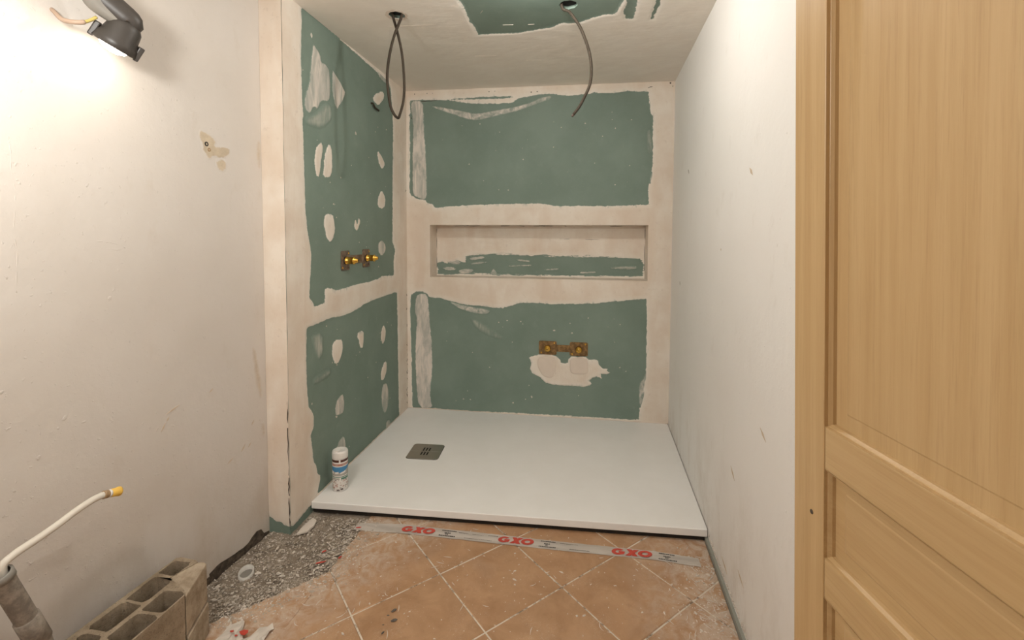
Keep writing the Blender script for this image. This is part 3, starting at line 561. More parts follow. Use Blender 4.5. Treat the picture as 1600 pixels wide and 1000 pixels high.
for pts in ([(18, 210), (20, 235), (19, 262), (23, 300), (21, 340), (19, 372), (22, 410), (20, 445), (19, 480)], [(122, 371), (134, 374), (147, 377), (158, 374), (170, 376), (181, 373)], [(130, 366), (150, 362), (172, 363), (187, 369)]):
    n_ = len(pts); ys = [.9705 + (x - 20) * .00162 for x, y in pts]; zs = [CAM_H - (y - 372) * .00140 - .0003 * (x - 20) for x, y in pts]
    obj('paint_ridge', *tube(smooth_path([(x_left(a) - .0007, a, c) for a, c in zip(ys, zs)], 4), [random.uniform(.0004, .0019) for _ in range((n_ - 1) * 4 + 1)], 6), M['wall'], wall_left, True)

# partition between the room and the shower: end face towards the room, long face towards the shower
pp = [(x_left(YC) - .12, YC), (XS, YC), (XS, YB + .2), (x_left(YC) - .12, YB + .2)]
V, F = prism(pp, [], -.02, 2.36, one(F_floor))
wall_part = struct(obj('wall_partition', V, F, M['green']))
us = grid_lines(YC - .0035, YB, .009); vs = grid_lines(.045, 2.312, .009)
def d_part(p):
    d = np.full(len(p), .5)
    for h in DATA['part_holes']: d = np.minimum(d, -sdist(p, h))
    # lower edge of the filler above the bare foot of the board
    low = np.interp(p[:, 0], [1.80, 1.845, 1.90, 1.95, 2.02, 3.3], [.047, .022, .027, .034, .035, .035])
    return np.minimum(d, p[:, 1] - low)
vs = grid_lines(.005, 2.312, .009)
layer('joint_compound', wall_part, us, vs, d_part, F_part, M['band'], .0026, wob=.0012)
def d_col(p):
    low = np.interp(p[:, 0], [-1.36, -1.340, -1.325, -1.30, -1.289, -1.28, -1.26], [.068, .060, .046, .047, .036, .034, .029])
    return p[:, 1] - low
layer('joint_compound', wall_part, grid_lines(x_left(YC) + .0005, XS + .0035, .008), grid_lines(.005, 2.312, .009), d_col, F_col, M['band'], .0026, wob=.0010)
for s, p in DATA['part_smear']: blob_layer('thin_filler', wall_part, p, F_part, M['smear%d' % round(s * 100 if s != .33 and s != .75 else {.33: 30, .75: 72}[s])], .0012)
for p in DATA['part_patch']: blob_layer('filler_patch', wall_part, p, F_part, M['patch'], .0022)
specks('filler_specks', wall_part, 85, lambda: (random.uniform(1.95, 3.1), random.uniform(.12, 2.2)), one(F_part), M['chip'], .0030)
# crack of the corner bead, partly open
V, F = [], []
for (z0, z1) in ((.03, .16), (.17, .25), (.26, .47), (.49, .62)):
    V, F = merge((V, F), tube([(XS - .001 + random.uniform(-.001, .002), YC - .0035, z0 + (z1 - z0) * k / 6) for k in range(7)], [random.uniform(.0008, .0032) for _ in range(7)], 5))
obj('corner_crack', V, F, M['cavity'], wall_part)
V, F = [], []
for k in range(26):
    z = random.uniform(.06, .55) if k < 20 else random.uniform(.6, 2.2)
    V, F = merge((V, F), tube([(XS + .004, YB - .006 - random.uniform(0, .02), z), (XS + .004, YB - .006 - random.uniform(0, .02), z + random.uniform(.004, .02))], random.uniform(.001, .0028), 5))
obj('corner_crumbs', V, F, M['cavity'], wall_part)['kind'] = 'stuff'

# back wall with a long recessed niche
nl, nr, nt_, nb, nd = PP['nl'], PP['nr'], PP['nt'], PP['nb'], PP['nd']
out_b = [(XS - .01, -.02), (XR + .14, -.02), (XR + .14, 2.36), (XS - .01, 2.36)]
niche = [(nl, nb), (nr, nb), (nr, nt_), (nl, nt_)]
V, F = prism(out_b, [niche], 0, -nd, one(F_back))
wall_back = struct(obj('wall_back', V, F, M['green']))
def d_back(p):
    d = np.full(len(p), .5)
    for h in DATA['back_holes']: d = np.minimum(d, -sdist(p, h))
    return d
us = grid_lines(XS + .001, XR, .009, (nl, nr)); vs = grid_lines(.056, 2.312, .009, (nb, nt_))
layer('joint_compound', wall_back, us, vs, d_back, F_back, M['band'], .0028, drop=lambda c: (c[:, 0] > nl) & (c[:, 0] < nr) & (c[:, 1] > nb) & (c[:, 1] < nt_), wob=.0014)
for s, p in DATA['back_smear']: blob_layer('thin_filler', wall_back, p, F_back, M['cloud'] if s in (.42, .5) else M['smear%d' % {.72: 72, .42: 42, .7: 72, .35: 30, .5: 50, .8: 92, .2: 20, .3: 30}[s]], .0016)
for p in DATA['back_patch']: blob_layer('filler_patch', wall_back, p, F_back, M['patch'], .0050, .002, .0008, False)
for p in DATA['back_patch_pad']: blob_layer('filler_pad', wall_back, p, F_back, M['fresh'], .0025, .003, .0058)
specks('filler_specks', wall_back, 70, lambda: (random.uniform(-1.0, .3), random.choice((random.uniform(.12, .8), random.uniform(1.45, 2.15)))), one(F_back), M['chip'], .0030)
# niche lining: back board and four reveals
bk = obj('niche_back', *prism([(nl - .02, nb - .02), (nr + .02, nb - .02), (nr + .02, nt_ + .02), (nl - .02, nt_ + .02)], [], -.02, 0, one(F_niche)), M['green'], wall_back)
def d_n(p):
    d = -sdist(p, DATA['niche_holes'][0])
    return d
layer('joint_compound', bk, grid_lines(nl + .002, nr - .002, .008), grid_lines(nb + .002, nt_ - .002, .008), d_n, F_niche, M['niche_band'], .0024, wob=.0012)
for p in DATA['niche_patch']: blob_layer('thin_filler', bk, p, F_niche, M['scrape'], .0016, .003)
y0, y1 = YB - .0042, YB + nd
e = .004
for nm, a, b in (('niche_reveal', (nl - .001, y0, nb), (nl + e, y1, nt_)), ('niche_reveal', (nr - e, y0, nb), (nr + .001, y1, nt_)),
                 ('niche_sill', (nl, y0, nb - .001), (nr, y1, nb + e)), ('niche_head', (nl, y0, nt_ - e), (nr, y1, nt_ + .001))):
    bevel(obj(nm, *box(a, b), M['plaster'], wall_back), .0015)
V, F = [], []
for k in range(9):
    x = random.uniform(nl + .05, nr - .1); L = random.uniform(.05, .2)
    V, F = merge((V, F), tube([(x + L * j / 5, YB + nd - .003, nt_ - e - .001 - random.uniform(0, .003)) for j in range(6)], [random.uniform(.0008, .0022) for _ in range(6)], 5))
for x in (nl + e + .001, nr - e - .001):
    V, F = merge((V, F), tube([(x, YB + nd - .003, nb + .06 + k * (nt_ - nb - .09) / 5) for k in range(6)], [random.uniform(.001, .0026) for _ in range(6)], 5))
for (px, pz, L) in ((-.2, 1.277, .12), (0.0, 1.275, .17)):
    V, F = merge((V, F), tube([(px + L * j / 5, YB + nd - .0035, pz + random.uniform(-.001, .001)) for j in range(6)], [.0006, .0012, .0008, .0014, .001, .0006], 5))
obj('niche_cracks', V, F, M['cavity'], wall_back)
V, F = [], []
for x, z, s in [(x_, z_, s_ * .7) for x_, z_, s_ in [(-1.19, 2.285, .006), (-1.10, 2.287, .005), (-1.06, 2.285, .004), (-.66, 2.28, .006), (-.62, 2.282, .004), (-.37, 2.265, .006), (-.33, 2.267, .006), (.53, 2.285, .010), (.545, 2.265, .006), (-1.23, 2.14, .006), (-1.215, 2.12, .007)]]:
    V, F = merge((V, F), lathe([(s * .3, 0), (s, .001), (s * .4, .0045)], (x, YB - .0028, z), (0, -1, 0), 6))
for a, b in (((-1.145, 2.232), (-1.02, 2.236)), ((.39, 2.262), (.42, 2.268))):
    V, F = merge((V, F), tube([(a[0] + (b[0] - a[0]) * k / 5, YB - .0035, a[1] + (b[1] - a[1]) * k / 5 + random.uniform(-.001, .001)) for k in range(6)], [.001, .0022, .0016, .0024, .0014, .0006], 5))
obj('wall_nicks', V, F, M['cavity'], wall_back)['kind'] = 'stuff'

# right wall
wr = [(x_right(YBACK), YBACK), (x_right(YBACK) + .12, YBACK), (XR + .12, YB), (XR, YB)]
wall_right = struct(obj('wall_right', *prism(wr, [], -.02, 2.36, one(F_floor)), M['wall_r']))
for i, (p, q) in enumerate(DATA['right_marks']):
    c = ((p[0] + q[0]) / 2, (p[1] + q[1]) / 2); w = (.0025, .006, .002, .002, .004, .004, .007, .006)[i]; dx, dy = (q[0] - p[0]) * .6, (q[1] - p[1]) * .6
    obj('scuff_mark', *prism([(c[0] - dx / 2, c[1] - dy / 2), (c[0] + w, c[1] - .004), (c[0] + dx / 2, c[1] + dy / 2), (c[0] - w, c[1] + .004)], [], 0, .0008, one(F_right)), M['mark'] if i in (0, 2) else M['stain'], wall_right)
specks('paint_drips', wall_right, 50, lambda: (random.uniform(1.2, 2.6), random.uniform(.06, 1.6)), one(F_right), M['wall_r'], .0024, .0014)
base_r = struct(obj('baseboard_right', *prism([(YBACK + .02, -.012), (2.07, -.012), (2.09, .018), (YBACK + .02, .040)], [], 0, .011, one(F_right)), M['strip']))
specks('plaster_crumbs', base_r, 160, lambda: (random.uniform(1.1, 2.05), random.uniform(.036, .043)), one(F_right), M['chip'], .0028, .005)

# walls behind the camera
struct(obj('wall_front', *box((x_left(YBACK) - .15, YBACK - .12, -.02), (XR + .14, YBACK, 2.36)), M['wall']))

# added unseen wall with an opening, shaped to block the rear lamp from the door
struct(obj('wall_light_block', *merge(box((x_left(-.3) - .05, -.40, -.02), (-.92, -.28, 2.34)), box((.05, -.40, -.02), (x_right(-.3) + .05, -.28, 2.34)), box((-.92, -.40, 2.06), (.05, -.28, 2.34))), M['wall']))

# ceiling board with two round cut-outs for spotlights
HOLES = [(-.862, 2.093, .037), (-.084, 2.105, .039)]
circ = [[(x + r * math.cos(6.283 * k / 28) * (1 + .05 * math.sin(k * 2.3)), y + r * math.sin(6.283 * k / 28) * (1 + .05 * math.cos(k * 1.7))) for k in range(28)] for x, y, r in HOLES]
out_c = [(x_left(YBACK) - .12, YBACK - .1), (XR + .14, YBACK - .1), (XR + .14, YB + .16), (x_left(YBACK) - .12, YB + .16)]
ceiling = struct(obj('ceiling', *prism(out_c, circ, 0, -.014, one(F_ceil)), M['green']))
obj('ceiling_void', *merge(*[lathe([(r + .03, 0), (r + .03, .12), (.002, .121)], (x, y, z_ceil(x) + .0135), (0, 0, 1), 20) for x, y, r in HOLES]), M['void'], ceiling)
def d_ceil(p):
    d = np.full(len(p), .5)
    for h in DATA['ceil_holes']: d = np.minimum(d, -sdist(p, h))
    return d
us = grid_lines(XS + .003, XR, .010); vs = grid_lines(1.30, YB, .010)
layer('joint_compound', ceiling, us, vs, d_ceil, F_ceil, M['ceil_band'], .0028, drop=lambda c: ((c[:, 0] - HOLES[0][0]) ** 2 + (c[:, 1] - HOLES[0][1]) ** 2 < .047 ** 2), wob=.0005)
V, F = [], []
for i, (x, y, r) in enumerate(HOLES):
    rim = [(x + (r + random.uniform(.012, .020)) * math.cos(6.283 * k / 28), y + (r + random.uniform(.012, .020)) * math.sin(6.283 * k / 28)) for k in range(28)]
    if i: rim = [(x + (r + random.uniform(.0008, .003)) * math.cos(6.283 * k / 28), y + (r + random.uniform(.0008, .003)) * math.sin(6.283 * k / 28)) for k in range(28)]
    if i: continue
    V, F = merge((V, F), prism(rim, [circ[i]], .0003, .0040, one(F_ceil)))
obj('hole_rim', V, F, M['fresh'], ceiling)
obj('painted_ceiling', *prism([(x_left(YBACK), YBACK), (x_right(YBACK), YBACK), (x_right(1.3), 1.3), (x_left(1.3), 1.3)], [], 0, .004, one(F_ceil)), M['ceil_room'], ceiling)
obj('painted_ceiling', *prism([(x_left(1.3), 1.3), (XS + .003, 1.3), (XS + .003, YC), (x_left(YC), YC)], [], 0, .004, one(F_ceil)), M['ceil_room'], ceiling)
V, F = [], []
for u, v, L, a in ((-.48, 2.13, .03, -1.0), (-.40, 2.26, .05, .1), (-.28, 2.27, .03, .1), (-.62, 2.62, .12, .05), (-.35, 2.72, .09, .03), (-.95, 2.20, .22, .02)):
    z0, z1 = (0, .0010) if v < 2.3 and u > -.5 else (.002, .0046)
    V, F = merge((V, F), prism([(u, v), (u + L * math.cos(a), v + L * math.sin(a) - .001), (u + L * math.cos(a), v + L * math.sin(a) + .001), (u, v + .002)], [], z0, z1, one(F_ceil)))
obj('trowel_ridge', V, F, M['plaster'], ceiling)['kind'] = 'stuff'

# ---------------------------------------------------------------- shower tray
tray = empty('shower_tray', ((XS + XR) / 2, (YTL + YB) / 2, 0)); tag(tray, 'white shower tray laid between the green plasterboard walls, over the tiled floor', 'shower tray')
g = .0045
oc = [(XS + g, YTL), (x_right(YTR) - .003, YTR), (XR - .003, YB - g), (XS + g, YB - g)]
o = obj('slab', *prism(oc, [], ZT - TTH, ZT, one(F_floor)), M['tray'], None); o.parent = tray; local(o, tray); bevel(o, .0035, 3)
o = obj('support_gap_shade', *prism([(XS + g + .004, YTL + .012), (x_right(YTR) - .012, YTR + .012), (XR - .02, YB - .02), (XS + .02, YB - .02)], [], .0008, ZT - TTH - .0005, one(F_floor)), M['painted_shade'], None); o.parent = tray; local(o, tray)  # bed under the tray, coloured near-black to paint the shadow gap
def rrect(cx, cy, w, h, r, n=5, ang=0):
    p = []
    for sx, sy, a0 in ((1, 1, 0), (-1, 1, 90), (-1, -1, 180), (1, -1, 270)):
        for k in range(n + 1):
            a = math.radians(a0 + 90 * k / n); p.append(((sx * (w / 2 - r)) + r * math.cos(a), (sy * (h / 2 - r)) + r * math.sin(a)))
    c, s = math.cos(ang), math.sin(ang)
    return [(cx + x * c - y * s, cy + x * s + y * c) for x, y in p]
DX, DY = -.8935, 2.549; da = .06
c_, s_ = math.cos(da), math.sin(da)
slots = []
for row, yo in ((0, .026), (1, -.026)):
    for k in (-1, 0, 1):
        lx, ly = k * .017, yo; slots.append(rrect(DX + lx * c_ - ly * s_, DY + lx * s_ + ly * c_, .0085, .044, .004, 4, da))
o = obj('drain_cover', *prism(rrect(DX, DY, .183, .183, .020, 6, da), slots, ZT + .0012, ZT + .0034, one(F_floor)), M['steel'], None); o.parent = tray; local(o, tray)
dr_ = o
o = obj('drain_recess', *prism(rrect(DX, DY, .186, .186, .021, 6, da), [], ZT - .001, ZT + .0008, one(F_floor)), M['void'], None); o.parent = tray; local(o, tray)
for vf in ([prism([(DX + a * c_ - b * s_, DY + a * s_ + b * c_) for a, b in q], [], ZT + .0033, ZT + .0038, one(F_floor)) for q in ([(-.001, .05), (.001, .05), (.001, .09), (-.001, .09)], [(-.09, -.001), (-.03, -.001), (-.03, .001), (-.09, .001)], [(.03, -.001), (.09, -.001), (.09, .001), (.03, .001)])]):
    o = obj('cover_seam', *vf, M['pale'], dr_); o.parent = dr_; local(o, tray)
# bead of filler where the tray meets the walls
for par, p, q in ((wall_part, (XS + .004, YTL + .05), (XS + .004, YB - .012)), (wall_back, (XS + .004, YB - .005), (XR - .003, YB - .005))):
    n = 46; pts = [(p[0] + (q[0] - p[0]) * k / n, p[1] + (q[1] - p[1]) * k / n, ZT + .0014) for k in range(n + 1)]
    obj('tray_bead', *tube(pts, [random.uniform(.0016, .0042) for _ in pts], 6), M['fresh'], par, True)

# ---------------------------------------------------------------- wipes canister on the tray
CX, CY = -1.176, 2.105; CZ = ZT + .0005; R_ = .0365
can = empty('wipes_canister', (CX, CY, CZ)); tag(can, 'small white printed plastic canister standing on the left front corner of the tray', 'canister')
def lpart(name, vf, mat, parent, root, smooth=False, **kw):
    o = obj(name, *vf, mat, None, smooth, **kw); o.parent = parent
    o.data.transform(Matrix.Translation(-Vector(root.location))); return o
lpart('body', lathe([(R_ - .003, 0), (R_, .003), (R_, .158), (R_ - .002, .160)], (CX, CY, CZ), (0, 0, 1), 32), M['can'], can, can, True)
lid = lpart('lid', lathe([(R_ + .0006, .161), (R_ + .001, .163), (R_ + .001, .187), (R_ - .001, .193), (R_ - .008, .196), (R_ - .010, .1945), (.010, .1950)], (CX, CY, CZ), (0, 0, 1), 32), M['can'], can, can, True)
lpart('lid_tab', prism([(-.010 + CX, CY - .028), (CX + .010, CY - .030), (CX + .012, CY - .006), (CX, CY + .004), (CX - .012, CY - .006)], [], CZ + .195, CZ + .2005, one(F_floor)), M['can'], lid, can)
FA = math.atan2(-2.105, 1.176)
def arc(a0, a1, z0, z1, z0b=None, z1b=None, r=R_ + .0003):
    n = max(2, int(abs(a1 - a0) / .12)); V, F = [], []
    for k in range(n + 1):
        w = k / n; a = FA + a0 + (a1 - a0) * w
        for z in (z0 + ((z0b if z0b is not None else z0) - z0) * w, z1 + ((z1b if z1b is not None else z1) - z1) * w):
            V.append((CX + r * math.cos(a), CY + r * math.sin(a), CZ + z))
    for k in range(n): F.append((2 * k, 2 * k + 2, 2 * k + 3, 2 * k + 1))
    return V, F
prints = []   # (material index, geometry)
cm = ['can_dark', 'can_pink', 'can_blue', 'can_grey', 'can_green', 'can_red', 'can_ink', 'can']
prints += [(0, arc(-1.5, -.15, .146, .158)), (0, arc(.05, 1.5, .146, .158)), (1, arc(-2.5, 2.5, .128, .140)), (5, arc(-.3, .3, .129, .135)), (5, arc(-1.2, -.7, .129, .134))]
prints += [(3, arc(-2.5, 2.5, .080, .116)), (2, arc(-1.6, .1, .104, .124, .095, .124, R_ + .0005)), (2, arc(.1, 1.5, .095, .124, .116, .124, R_ + .0005)), (7, arc(-1.4, -.9, .088, .104, .09, .102, R_ + .0007)), (7, arc(-.7, -.2, .090, .098, .092, .101, R_ + .0007)), (7, arc(.0, .7, .088, .096, .094, .103, R_ + .0007))]
prints += [(4, arc(-2.5, 2.5, .072, .076)), (4, arc(.1, 1.2, .061, .070)), (3, arc(-1.3, -.1, .062, .069))]
for k in range(46):
    a = random.uniform(-1.6, 1.4); z = random.choice((.020, .026, .032, .038, .044, .050, .056)); w = random.uniform(.08, .32)
    prints.append((random.choice((1, 3, 5, 6, 3, 6, 1)), arc(a, a + w, z, z + .0038, None, None, R_ + .0004 + .00001 * k)))
prints += [(6, arc(-.5, -.1, .006, .014)), (6, arc(0, .35, .009, .018)), (3, arc(-1.4, -.8, .012, .024))]
V, F, fm = [], [], []
for i, g_ in prints:
    n0 = len(F); V, F = merge((V, F), g_); fm += [i] * (len(F) - n0)
lpart('label', (V, F), None, can, can, mats=[M[k] for k in cm], fm=fm)

# ---------------------------------------------------------------- brass mixer outlets let into the boards
def outlet(name, label, F_, cs, w, hgt, plate, depth, tip):
    """twin pipe connector: two plates joined by a bar, a brass nipple on each"""
    fo = one(F_); cu = (cs[0][0] + cs[1][0]) / 2; cv_ = (cs[0][1] + cs[1][1]) / 2
    root = empty(name, fo(cu, cv_, 0)); tag(root, label, 'pipe connector', 'twin brass water outlets in the shower walls')
    nrm = Vector(fo(0, 0, 1)) - Vector(fo(0, 0, 0))
    for (u, v) in cs:
        pl = lpart('plate', prism(rrect(u, v, w, hgt, .010, 3), [], .0003, .0045, fo), plate, root, root)
        bevel(pl, .001, 1)
        for sx, sy in ((-1, 1), (1, 1), (-1, -1), (1, -1)):
            lpart('screw', lathe([(.0055, 0), (.0055, .002), (.003, .003)], fo(u + sx * w * .36, v + sy * hgt * .36, .0045), nrm, 8), M['brass'] if sx * sy > 0 else plate, pl, root, True)
        ni = lpart('nipple', lathe([(.021, 0), (.021, .010), (.0185, .012), (.0185, depth * .62), (.0205, depth * .64), (.0205, depth * .72), (.014, depth * .76), (tip, depth * .93), (tip * .7, depth)], fo(u, v, .004), nrm, 20), M['brass'], root, root, True)
        lpart('washer', lathe([(.0195, 0), (.022, .001), (.022, .005), (.018, .006)], fo(u, v, .0045), nrm, 18), M['rubber'], ni, root)
        lpart('bore', lathe([(tip * .45, 0), (tip * .42, .0006)], fo(u, v, .004 + depth), nrm, 12), M['void'], ni, root)
    lpart('bar', prism([(cs[0][0] + w / 2 - .002, cv_ - .024), (cs[1][0] - w / 2 + .002, cv_ - .024), (cs[1][0] - w / 2 + .002, cv_ + .024), (cs[0][0] + w / 2 - .002, cv_ + .024)], [], .0003, .0032, fo), plate, root, root)
outlet('mixer_outlet', 'twin brass water outlet on a bronze plate above the white filler, back wall', F_back, [(-.245, .533), (-.034, .532)], .122, .094, M['bronze'], .046, .009)
outlet('mixer_outlet', 'twin brass water outlet sticking out of the green left shower wall', F_part, [(2.325, 1.166), (2.565, 1.168)], .088, .104, M['zinc'], .072, .010)

# ---------------------------------------------------------------- cables from the ceiling
c1 = [list(p) for p in DATA['cable1']]
n = len(c1)
for i, p in enumerate(c1):
    p[1] += .012 * math.sin(math.pi * i / (n - 1)) * (1 if i < n / 2 else -1) + (.004 if i < n / 2 else -.004)
c1[0][2] = max(c1[0][2], 2.335); c1[-1][2] = max(c1[-1][2], 2.335)
cab = empty('electric_cable', (-.862, 2.093, 2.30)); tag(cab, 'brown electric cable hanging in a long closed loop from the left ceiling hole', 'cable')
lpart('sheath', tube(smooth_path(c1, 6), .0062, 8), M['cable'], cab, cab, True)
c2 = [list(p) for p in DATA['cable2']]
c2[0][2] = 2.345
cab2 = empty('electric_cable', (-.084, 2.105, 2.30)); tag(cab2, 'single curved electric cable end hanging from the right ceiling hole', 'cable')
sp = smooth_path(c2, 6)
lpart('sheath', tube(sp, .0064, 8), M['cable'], cab2, cab2, True)
dirn = (Vector(sp[-1]) - Vector(sp[-2])).normalized()
lpart('cut_end', tube([sp[-1] - dirn * .002, sp[-1] + dirn * .010], .0052, 8), M['cable_end'], cab2, cab2)
tag(obj('cable_stub', *tube(smooth_path([(XS - .004, 2.655, 2.078)] + [tuple(p) for p in DATA['stub']], 4), .0055, 8), M['cable'], None, True), 'short black cable stub poking out under a filler spot, upper left shower wall', 'cable')

# ---------------------------------------------------------------- lamp at the top of the left wall
L0 = Vector((-1.288, 1.150, 1.842))                       # middle of the head
LA = Vector((-.50, -.15, -.85)).normalized()              # where the head points: down along the wall
lamp = empty('wall_lamp', (x_left(1.10), 1.10, 1.93)); tag(lamp, 'dark plastic spot lamp with a glowing bulb, hanging off the left wall', 'lamp')
head = lpart('head', lathe([(.006, -.062), (.026, -.058), (.038, -.040), (.043, -.010), (.050, .004), (.053, .022), (.050, .024), (.045, .022), (.040, -.004), (.020, -.03), (.004, -.034)], L0, LA, 28), M['black'], lamp, lamp, True)
e1 = LA.cross(Vector((.7, -.65, -.28))).normalized(); e2 = LA.cross(e1)
for a in (0.05, math.pi - .12):
    c = L0 + LA * .006 + (e1 * math.cos(a) + e2 * math.sin(a)) * .051
    tg_ = (-e1 * math.sin(a) + e2 * math.cos(a)); rd = (e1 * math.cos(a) + e2 * math.sin(a))
    V = [c + tg_ * sx * .018 + LA * sz * .021 + rd * sy * .007 for sz in (-1, 1) for sy in (-1, 1) for sx in (-1, 1)]
    bevel(lpart('lug', (V, [(0, 2, 3, 1), (4, 5, 7, 6), (0, 1, 5, 4), (2, 6, 7, 3), (0, 4, 6, 2), (1, 3, 7, 5)]), M['black'], head, lamp), .003)
lpart('bulb', lathe([(.004, -.012), (.020, -.008), (.034, .006), (.037, .018), (.030, .030), (.016, .037), (.002, .039)], L0, LA, 20), M['bulb'], lamp, lamp, True)
K0 = Vector((-1.300, 1.098, 1.950))                       # knuckle above the head
lpart('arm', tube(smooth_path([K0 + Vector((.004, -.002, .045)), K0 + Vector((0, .004, 0)), L0 - LA * .055 + Vector((.0, .0, .006)), L0 - LA * .045], 6), list(np.interp(np.linspace(0, 3, 19), [0, 1, 2, 3], [.038, .036, .032, .024])), 24), M['black'], lamp, lamp, True)
lpart('arm_shell', tube(smooth_path([K0 + Vector((.006, -.018, .050)), K0 + Vector((.008, -.015, .0)), K0 + Vector((.008, .000, -.035)), L0 - LA * .040 + Vector((.004, -.012, .004))], 6), list(np.interp(np.linspace(0, 3, 19), [0, .6, 1.8, 3], [.020, .026, .024, .014])), 24), M['grey'], lamp, lamp, True)
lpart('bracket', tube([(x_left(1.09) + .001, 1.085, 1.985), (x_left(1.09) + .03, 1.085, 1.988), K0 + Vector((0, 0, .03))], [.030, .020, .022], 14), M['grey'], lamp, lamp, True)
lpart('arm_screw', lathe([(.0055, 0), (.0055, .004), (.002, .005)], K0 + Vector((.028, -.026, .006)), Vector((.7, -.65, -.1)), 10), M['void'], lamp, lamp)
wp = [(x_left(1.072), 1.072, 1.895), (-1.385, 1.066, 1.886), (-1.345, 1.052, 1.858), (-1.318, 1.052, 1.850), (-1.302, 1.065, 1.853), (-1.298, 1.084, 1.866), (-1.294, 1.098, 1.880)]
sw = smooth_path(wp, 6)
w_ = lpart('supply_wire', tube(sw[:-10], .0058, 8), M['wire'], lamp, lamp, True)
lpart('earth_core', tube(sw[-11:], .0040, 8), M['yellow'], w_, lamp, True)

# ---------------------------------------------------------------- breeze block by the left wall
BZ = .235
bo = DATA['block']
kx = (bo[3][0] - bo[2][0]) / (bo[3][1] - bo[2][1])
def rgt(y): return bo[2][0] + kx * (y - bo[2][1]) - .002
def lft(y): return bo[0][0] + .045 * (y - bo[0][1])
blk = empty('hollow_block', (-1.25, 1.15, 0)); tag(blk, 'grey hollow concrete block with open cells standing against the left wall', 'block')
cells = []
def cell(y0, y1, x0, x1):
    w, h = x1 - x0, y1 - y0; p = rrect((x0 + x1) / 2, (y0 + y1) / 2, w + .008, h + .010, .013, 3)
    return [(x + random.uniform(-.0025, .0025) + .04 * (y - 1.2), y + random.uniform(-.0025, .0025)) for x, y in p]
cells = [cell(1.250, 1.303, -1.318, -1.262), cell(1.143, 1.230, -1.312, -1.252), cell(1.116, 1.186, -1.231, -1.168), cell(1.038, 1.125, -1.310, -1.250), cell(1.018, 1.098, -1.228, -1.166),
         cell(1.001, 1.018, -1.304, -1.250)]
outline = [(lft(1.323) + .004, 1.318), (lft(1.323) + .016, 1.324), (bo[1][0] - .05, 1.320), (bo[1][0] - .032, 1.312), (bo[1][0] - .058, 1.248), (bo[1][0] - .060, 1.236), (bo[2][0] - .022, 1.200), (bo[2][0] - .002, 1.180), (rgt(1.1), 1.1), (rgt(.985), .985), (lft(.985), .985), (lft(1.1), 1.1)]
b = lpart('body', prism(outline, cells, .002, BZ, one(F_floor)), M['block'], blk, blk); bevel(b, .003, 1)
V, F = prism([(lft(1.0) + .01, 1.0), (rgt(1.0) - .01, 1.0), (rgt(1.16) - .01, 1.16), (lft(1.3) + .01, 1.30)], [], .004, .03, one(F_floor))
lpart('cell_shade_floor', (V, F), M['painted_shade'], blk, blk)  # near-black plate painting the deep shade at the bottom of the cells
ep = [(bo[1][0] - .030, 1.316), (bo[1][0] - .012, 1.318), (bo[1][0] - .001, 1.313), (bo[2][0] + .001, 1.181), (bo[2][0] - .027, 1.196), (bo[1][0] - .066, 1.234), (bo[1][0] - .063, 1.250), (bo[1][0] - .037, 1.312)]
o = lpart('end_lump', prism(ep, [], .108, BZ - .002, one(F_floor)), M['mortar'], blk, blk); bevel(o, .005, 2)
ep2 = [(x + .004 * (1 if k in (2, 3) else 0), y) for k, (x, y) in enumerate(ep)]
o = lpart('end_lump', prism(ep2, [], .002, .104, one(F_floor)), M['mortar'], blk, blk); bevel(o, .006, 2)

# ---------------------------------------------------------------- water pipe coming out of a conduit, lower left
cd = DATA['conduit']; ca_, cb_ = Vector(cd[0]), Vector(cd[1]); dv = (cb_ - ca_).normalized()
foot = Vector((cb_.x, .938, .002))
con = empty('conduit', tuple(foot)); tag(con, 'dusty grey conduit tube rising from the floor along the left wall', 'pipe')
tp = ca_; rc = .0215
cpath = smooth_path([tp, tp + dv * .075, tp + dv * .15, cb_, Vector((cb_.x, .934, .20)), Vector((cb_.x, .938, .10)), foot], 5)
V, F = tube(cpath, rc, 18, False)
V2, F2 = tube([tp, tp + dv * .03, tp + dv * .06], [rc - .003] * 3, 18, False)
lpart('sleeve', merge((V, F), (V2, [f[::-1] for f in F2])), M['conduit'], con, con, True)
lpart('collar', tube([tp - dv * .006, tp - dv * .005, tp + dv * .012, tp + dv * .013], [rc - .002, rc + .003, rc + .003, rc], 18, False), M['grey'], con, con, True)
lpart('sleeve_joint', tube([tp + dv * .142, tp + dv * .144, tp + dv * .222, tp + dv * .224], [rc, rc + .0028, rc + .0028, rc], 18, False), M['conduit'], con, con, True)
hp = smooth_path([ca_ + dv * .10, ca_ + dv * .04 + Vector((0, .004, 0))] + [Vector(p) for p in DATA['hose'][2:]], 7)
hose = empty('water_pipe', tuple(ca_)); tag(hose, 'cream flexible water pipe bent over out of the grey conduit, yellow capped', 'pipe')
lpart('tube', tube(hp, .0088, 12), M['pipe'], hose, hose, True)
q0 = Vector(hp[-1]); qd = (Vector(DATA['cap'][2]) - q0).normalized()
lpart('crimp_ring', lathe([(.009, 0), (.0108, .001), (.0108, .006), (.0095, .0075), (.0108, .009), (.0108, .013), (.009, .014)], q0 - qd * .004, qd, 18), M['brown'], hose, hose, True)
lpart('sleeve', lathe([(.0095, 0), (.0106, .001), (.0106, .006), (.009, .007)], q0 + qd * .010, qd, 18), M['can'], hose, hose, True)
lpart('cap', lathe([(.0085, 0), (.0108, .001), (.0112, .014), (.0128, .022), (.0128, .026), (.0105, .0265), (.0095, .020), (.001, .019)], q0 + qd * .016, qd, 22), M['cap'], hose, hose, True)

